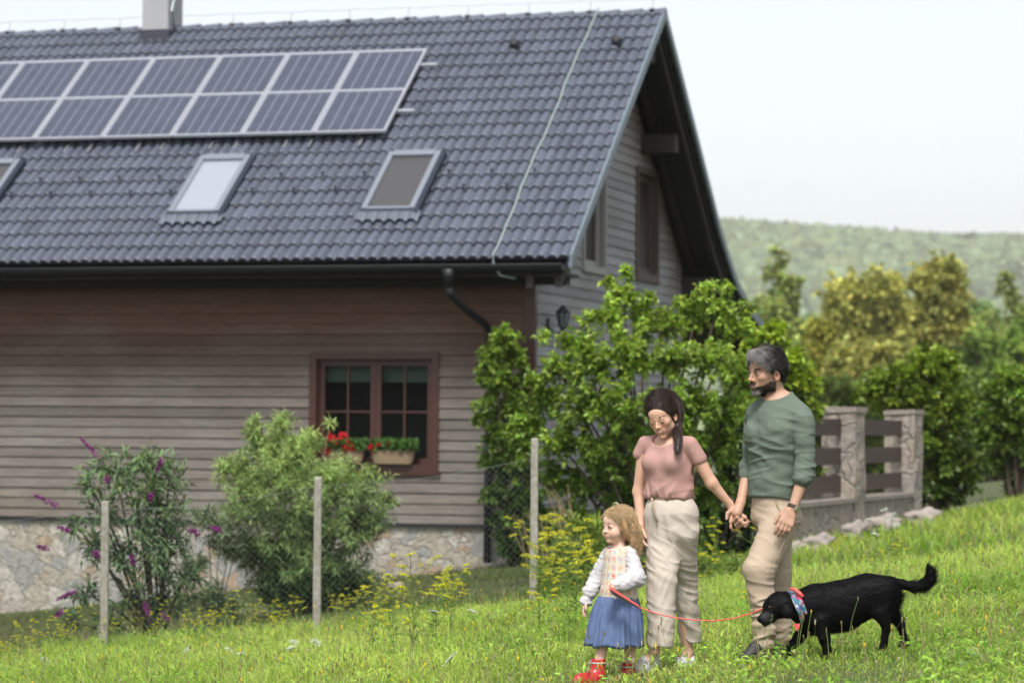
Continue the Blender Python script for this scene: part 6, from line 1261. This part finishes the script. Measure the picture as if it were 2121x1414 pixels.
# denim skirt
den = mat('denim', (.075, .115, .24), .85, noise=(45, .6, (.13, .18, .33)), stretch=(1, 1, .35), bump=(300, .0008))
n = 120; an = np.arange(n)/n*6.283; pr = []; c0 = p(1280, 1234, 0); c1 = p(1272, 1337, 0); H_ = 14
for i in range(H_+1):
    t = i/H_; c = c0*(1-t)+c1*t; R0 = .098+.046*t**.7+.012*math.sin(min(t, .5)*math.pi); gath = (.004+.006*t)*(np.sin(an*11+2.2*np.sin(an*2+1))+.7*np.sin(an*17+3*np.sin(an*3)+t*2))*(1+.6*np.sin(an*5))+.003*np.sin(an*31+t*4); R = R0+gath*(1 if i < H_ else 1); pr.append(c+Lc*(np.cos(an)*R*1.12)[:, None]+Fc*(np.sin(an)*R)[:, None]+Uc*(.006*np.sin(an*7)*t)[:, None])
for sc_ in (.93, .9):
    c = c1; pr.append(c+Lc*(np.cos(an)*.138*1.12*sc_)[:, None]+Fc*(np.sin(an)*.138*sc_)[:, None]+Uc*(.012 if sc_ > .91 else .10))
V = np.vstack(pr); Q = [[r*n+j, r*n+(j+1) % n, (r+1)*n+(j+1) % n, (r+1)*n+j] for r in range(len(pr)-1) for j in range(n)]; mesh_np('skirt', V, np.array(Q)[:, ::-1], den, child, smooth=True)
# boots
red = mat('red_rubber', (.48, .018, .022), .3, spec=.6); rim = mat('reflective_band', (.42, .42, .40), .5); lace = mat('boot_cord', (.40, .38, .34), .7)
for (top, ank, toe) in ((p(1239, 1363, -.08), p(1237, 1400, -.09), p(1199, 1406, -.17)), (p(1301, 1371, .05), p(1303, 1406, .05), p(1272, 1412, -.03))):
    S = SDF(np.minimum(np.minimum(top, ank), toe)-.07, np.maximum(np.maximum(top, ank), toe)+.07, .004); S.cap(top+[0, 0, .0], ank, .044, .040, k=.02); S.cap(ank, toe, .038, .032, k=.03); S.cap(ank-[0, 0, .012], toe-[0, 0, .012], .040, .035, k=.01); S.cut(ank-[0, 0, .045], [0, 0, -1]); S.cut(top, [0, 0, 1]); S.cap(top-[0, 0, .008], top+[0, 0, .03], .037, .037, k=.002, op='s'); bo = body_mesh(S, 'boot', red, child)[0]
    m = MB(); cc = top-[0, 0, .024]; m.tube([cc+Lc*math.cos(a)*.044+Fc*math.sin(a)*.044 for a in np.linspace(0, 6.283, 21)], .006, 6, cap=False); m.build('band', rim, bo, smooth=True, col=False)
    m = MB(); q = cc+Fc*.046+[0, 0, .015]
    for s_ in (0, 1): m.tube(bez(q, q+Fc*.035+[-.005*s_, 0, .012], q+Fc*.04+[.004*s_, -.01*s_, -.075], 8), .0025, 5)
    m.build('cord', lace, bo, smooth=True, col=False)

# ================================================================== DOG
D0 = 15.72; p = px3(D0); dog = thing('dog', (W(1740, 900, D0)[0], D0, float(gz(*W(1740, 900, D0)[:2]))), 'black labrador type dog with a greying muzzle walking left in front of the man', 'dog')
lo = p(1560, 1385, -.3); hi = p(1950, 1155, .3); lo[1], hi[1] = D0-.28, D0+.28
S = SDF(lo, hi, .0042); wy = (0, 1, 0)
S.cap(p(1692, 1264, 0), p(1742, 1254, 0), .136, .128, k=.05, sq=(wy, .74)); S.cap(p(1742, 1254, 0), p(1800, 1236, 0), .128, .108, k=.05, sq=(wy, .8)); S.cap(p(1795, 1228, 0), p(1830, 1226, 0), .104, .088, k=.05, sq=(wy, .86))
S.cap(p(1690, 1246, 0), p(1652, 1254, -.01), .098, .078, k=.03)          # neck
hcd = p(1616, 1252, -.03)
S.ell(hcd, (.078, .066, .074), k=.03); S.ell(p(1600, 1258, -.05), (.055, .050, .05), k=.03); S.cap(p(1598, 1268, -.06), p(1579, 1281, -.09), .040, .027, k=.02); S.cap(p(1597, 1280, -.055), p(1584, 1289, -.08), .026, .018, k=.012); S.ell(p(1596, 1246, -.07), (.022, .02, .016), k=.015)
S.ell(p(1574, 1284.5, -.098), (.015, .016, .012), k=.006)
ed = p(1628, 1256, -.095); S.cap(p(1626, 1232, -.07), p(1631, 1268, -.10), .022, .034, k=.012, sq=(wy, .42)); S.cap(p(1622, 1232, .05), p(1620, 1262, .06), .02, .028, k=.012, sq=(wy, .45))
S.cap(p(1700, 1285, -.075), p(1707, 1318.4, -.08), .042, .030, k=.03); S.cap(p(1707, 1318.4, -.08), p(1716, 1358.16, -.08), .029, .022, k=.02); S.cap(p(1716, 1358.16, -.08), p(1706, 1366.68, -.085), .024, .022)     # near fore
S.cap(p(1684, 1288, .06), p(1655, 1318.4, .05), .042, .030, k=.03); S.cap(p(1655, 1318.4, .05), p(1632, 1346.8, .05), .028, .021, k=.02); S.cap(p(1632, 1346.8, .05), p(1620, 1358.16, .05), .022, .022)    # far fore stepping ahead
S.cap(p(1832, 1226, -.055), p(1826, 1268, -.065), .080, .050, k=.04, sq=(wy, .65)); S.cap(p(1826, 1268, -.07), p(1836, 1298.52, -.07), .038, .024, k=.025); S.cap(p(1836, 1298.52, -.07), p(1828, 1346.8, -.07), .022, .019, k=.012); S.cap(p(1828, 1346.8, -.07), p(1818, 1355.32, -.07), .021, .02)
S.cap(p(1838, 1228, .055), p(1845, 1268, .06), .072, .046, k=.04, sq=(wy, .65)); S.cap(p(1845, 1268, .06), p(1866, 1292.84, .06), .034, .022, k=.02); S.cap(p(1866, 1292.84, .06), p(1874, 1329.76, .06), .021, .018, k=.01); S.cap(p(1874, 1329.76, .06), p(1866, 1341.12, .06), .02, .02)
tl = [p(1845, 1207, 0), p(1866, 1209, 0), p(1892, 1215, 0), p(1914, 1212, 0), p(1927, 1198, 0), p(1928, 1184, 0), p(1922, 1170, 0)]
for a, b, r0, r1 in zip(tl[:-1], tl[1:], (.034, .024, .026, .029, .027, .020), (.024, .026, .029, .027, .020, .008)): S.cap(a, b, r0, r1, k=.02)
def dcol(V, n=None):
    g = np.clip(1.5-np.linalg.norm((V-p(1587, 1279, -.08))*[1, .6, 1.25], axis=1)/.036, 0, 1)[:, None]*.8; nose = np.linalg.norm(V-p(1572, 1284.5, -.10), axis=1) < .022; c = np.array([[.0042, .0042, .0048]])*(1-g)+np.array([[.10, .10, .10]])*g; c[nose] = .005; return c
fur = mat('black_fur', (.7, .7, .75), .6, attr=True, spec=.12)
o_, Vd, Fd, Nd = body_mesh(S, 'body', fur, dog, lambda V, N: dcol(V), 1, lambda V, N: V+N*(.0022*vnoise(V*np.array([30, 60, 60]), 9))[:, None])
def furdir(V, N): 
    d = np.tile(np.array([1., 0, -.18]), (len(V), 1)); hd = V[:, 0] < p(1650, 1250)[0]; d[hd] = [.85, 0, -.1]; lg = V[:, 2] < p(1700, 1290)[2]; d[lg] = [.15, 0, -1]; ear = np.linalg.norm((V-p(1630, 1252, -.1)), axis=1) < .05; d[ear] = [.1, 0, -1.]; 
    tip = (V[:, 0] > p(1916, 1200)[0]); d[tip] = [.45, 0, .7]; return d+.18*np.stack([vnoise(V*14, s_) for s_ in (1, 2, 3)], -1)
surf_strands(Vd, Nd, np.linalg.norm(Vd-p(1572, 1284.5, -.10), axis=1) > .022, 42000, .012, furdir, .00045, lambda V, n: dcol(V)*rng.uniform(.4, 1.6, (len(V), 1)), 'coat', fur, dog, k=3, lift=.16, jit=.12)
tsel = (Vd[:, 0] > p(1880, 1200)[0]); bsel = (np.abs(Vd[:, 0]-p(1856, 1250)[0]) < .04) & (Vd[:, 2] < p(1850, 1225)[2]) & (Vd[:, 2] > p(1850, 1300)[2])
surf_strands(Vd, Nd, tsel | bsel, 2200, .030, lambda V, N: N*.6+furdir(V, N), .0006, lambda V, n: dcol(V), 'feathering', fur, dog, k=4, lift=.45, jit=.25)
m = MB(); m.ell(p(1594.5, 1257, -.098), (.011, .009, .009), 10, 8); m.build('eye', mat('dog_eye', (.02, .012, .008), .12), dog, smooth=True, col=False)
m = MB(); m.tube(bez(p(1582, 1290, -.10), p(1592, 1285, -.102), p(1605, 1281, -.09), 8), .003, 5); m.build('mouth_line', mat('mouth', (.003, .003, .003), .5), dog, smooth=True, col=False)
# bandana (a thing worn by the dog is kept as its own part) and collar
tr_ = p(1664, 1246, 0); axn = np.array([-.87, -.05, -.35]); axn /= np.linalg.norm(axn); a1 = np.cross(axn, [0, 1., 0]); a1 /= np.linalg.norm(a1); a2 = np.cross(axn, a1)
def ringmesh(c, r0, r1, wdt, sx, fo, seed, nn=72, nz=12):
    V = []
    for i in range(nz+1):
        t = i/nz; r = r0*(1-t)+r1*t+.004*math.sin(t*9)
        for j in range(nn):
            a = j/nn*6.283; rr = r+fo*float(vnoise(np.array([math.cos(a)*3, math.sin(a)*3, t*3.]), seed)); V.append(c+axn*(t-.5)*wdt+a1*math.cos(a)*rr+a2*math.sin(a)*rr*sx)
    return np.array(V), np.array([[i*nn+j, i*nn+(j+1) % nn, (i+1)*nn+(j+1) % nn, (i+1)*nn+j] for i in range(nz) for j in range(nn)])
V, Q = ringmesh(p(1654, 1258, -.01), .104, .096, .052, .86, .010, 5); D_ = vnoise(V*70, 3); D2_ = vnoise(V*60+9, 4); c = np.tile([.05, .09, .22], (len(V), 1)); c[D_ > .12] = [.55, .05, .10]; c[D_ < -.28] = [.42, .40, .45]; c[(D2_ > .3)] = [.03, .20, .26]
mesh_np('bandana', V, Q, mat('bandana', (1, 1, 1), .8, attr=True), dog, c, smooth=True)
m = MB(); q = p(1650, 1298, -.07); m.add([q+[-.02, .0, .02], q+[.022, 0, .02], q+[.004, -.01, -.022], q+[0, .012, .0]], T=[[0, 2, 1], [0, 1, 3], [0, 3, 2], [1, 2, 3]], c=(.55, .06, .08)); m.build('bandana_tip', mat('bandana_red', (1, 1, 1), .8, attr=True), dog, smooth=False)
coral = mat('coral_webbing', (.72, .10, .09), .55)
m = MB(); m.tube([p(1636, 1219, -.06), p(1646, 1220, -.075), p(1656, 1228, -.085), p(1663, 1236, -.09)], [.007, .011, .012, .011], 8); m.build('collar_tab', coral, dog, smooth=True, col=False)
# leash
lea = MB(); hx_ = [W(1262, 1222, 15.72), W(1290, 1240, 15.70), W(1321, 1256, 15.70)]
pl_ = [W(1321, 1256, 15.70), W(1360, 1270, 15.68), W(1400, 1279, 15.66), W(1445, 1284, 15.66), W(1480, 1285, 15.66), W(1520, 1280, 15.68), W(1560, 1268, 15.72), W(1592, 1254, 15.80), W(1625, 1238, 15.82), W(1640, 1224, 15.74)]
lea.tube(pl_, .0038, 6); lt = lea.build('leash', coral, None, smooth=True, col=False); tag(lt, 'coral red leash running from the child to the dog', 'leash')
m = MB(); a, b = W(1262, 1221, 15.70), W(1322, 1256, 15.68); dn = (b-a)/np.linalg.norm(b-a); up_ = np.cross(dn, [0, 1., 0]); up_ = up_ if up_[2] > 0 else -up_
for o0, o1, c_ in ((.006, .019, 0),): m.hexa([a+up_*o0+[0, -.012, 0], b+up_*o0*.3+[0, -.012, 0], a+up_*o0+[0, .012, 0], b+up_*o0*.3+[0, .012, 0], a+up_*o1+[0, -.012, 0], b+up_*o1*.5+[0, -.012, 0], a+up_*o1+[0, .012, 0], b+up_*o1*.5+[0, .012, 0]])
m.build('handle', coral, lt, col=False)
m = MB(); m.hexa([a-up_*.014+dn*.03+[0, -.010, 0], b-up_*.006+[0, -.010, 0], a-up_*.014+dn*.03+[0, .010, 0], b-up_*.006+[0, .010, 0], a+up_*.0055+dn*.01+[0, -.010, 0], b+up_*.001+[0, -.010, 0], a+up_*.0055+dn*.01+[0, .010, 0], b+up_*.001+[0, .010, 0]]); m.build('handle_grip', mat('grip_black', (.02, .015, .015), .6), lt, col=False)
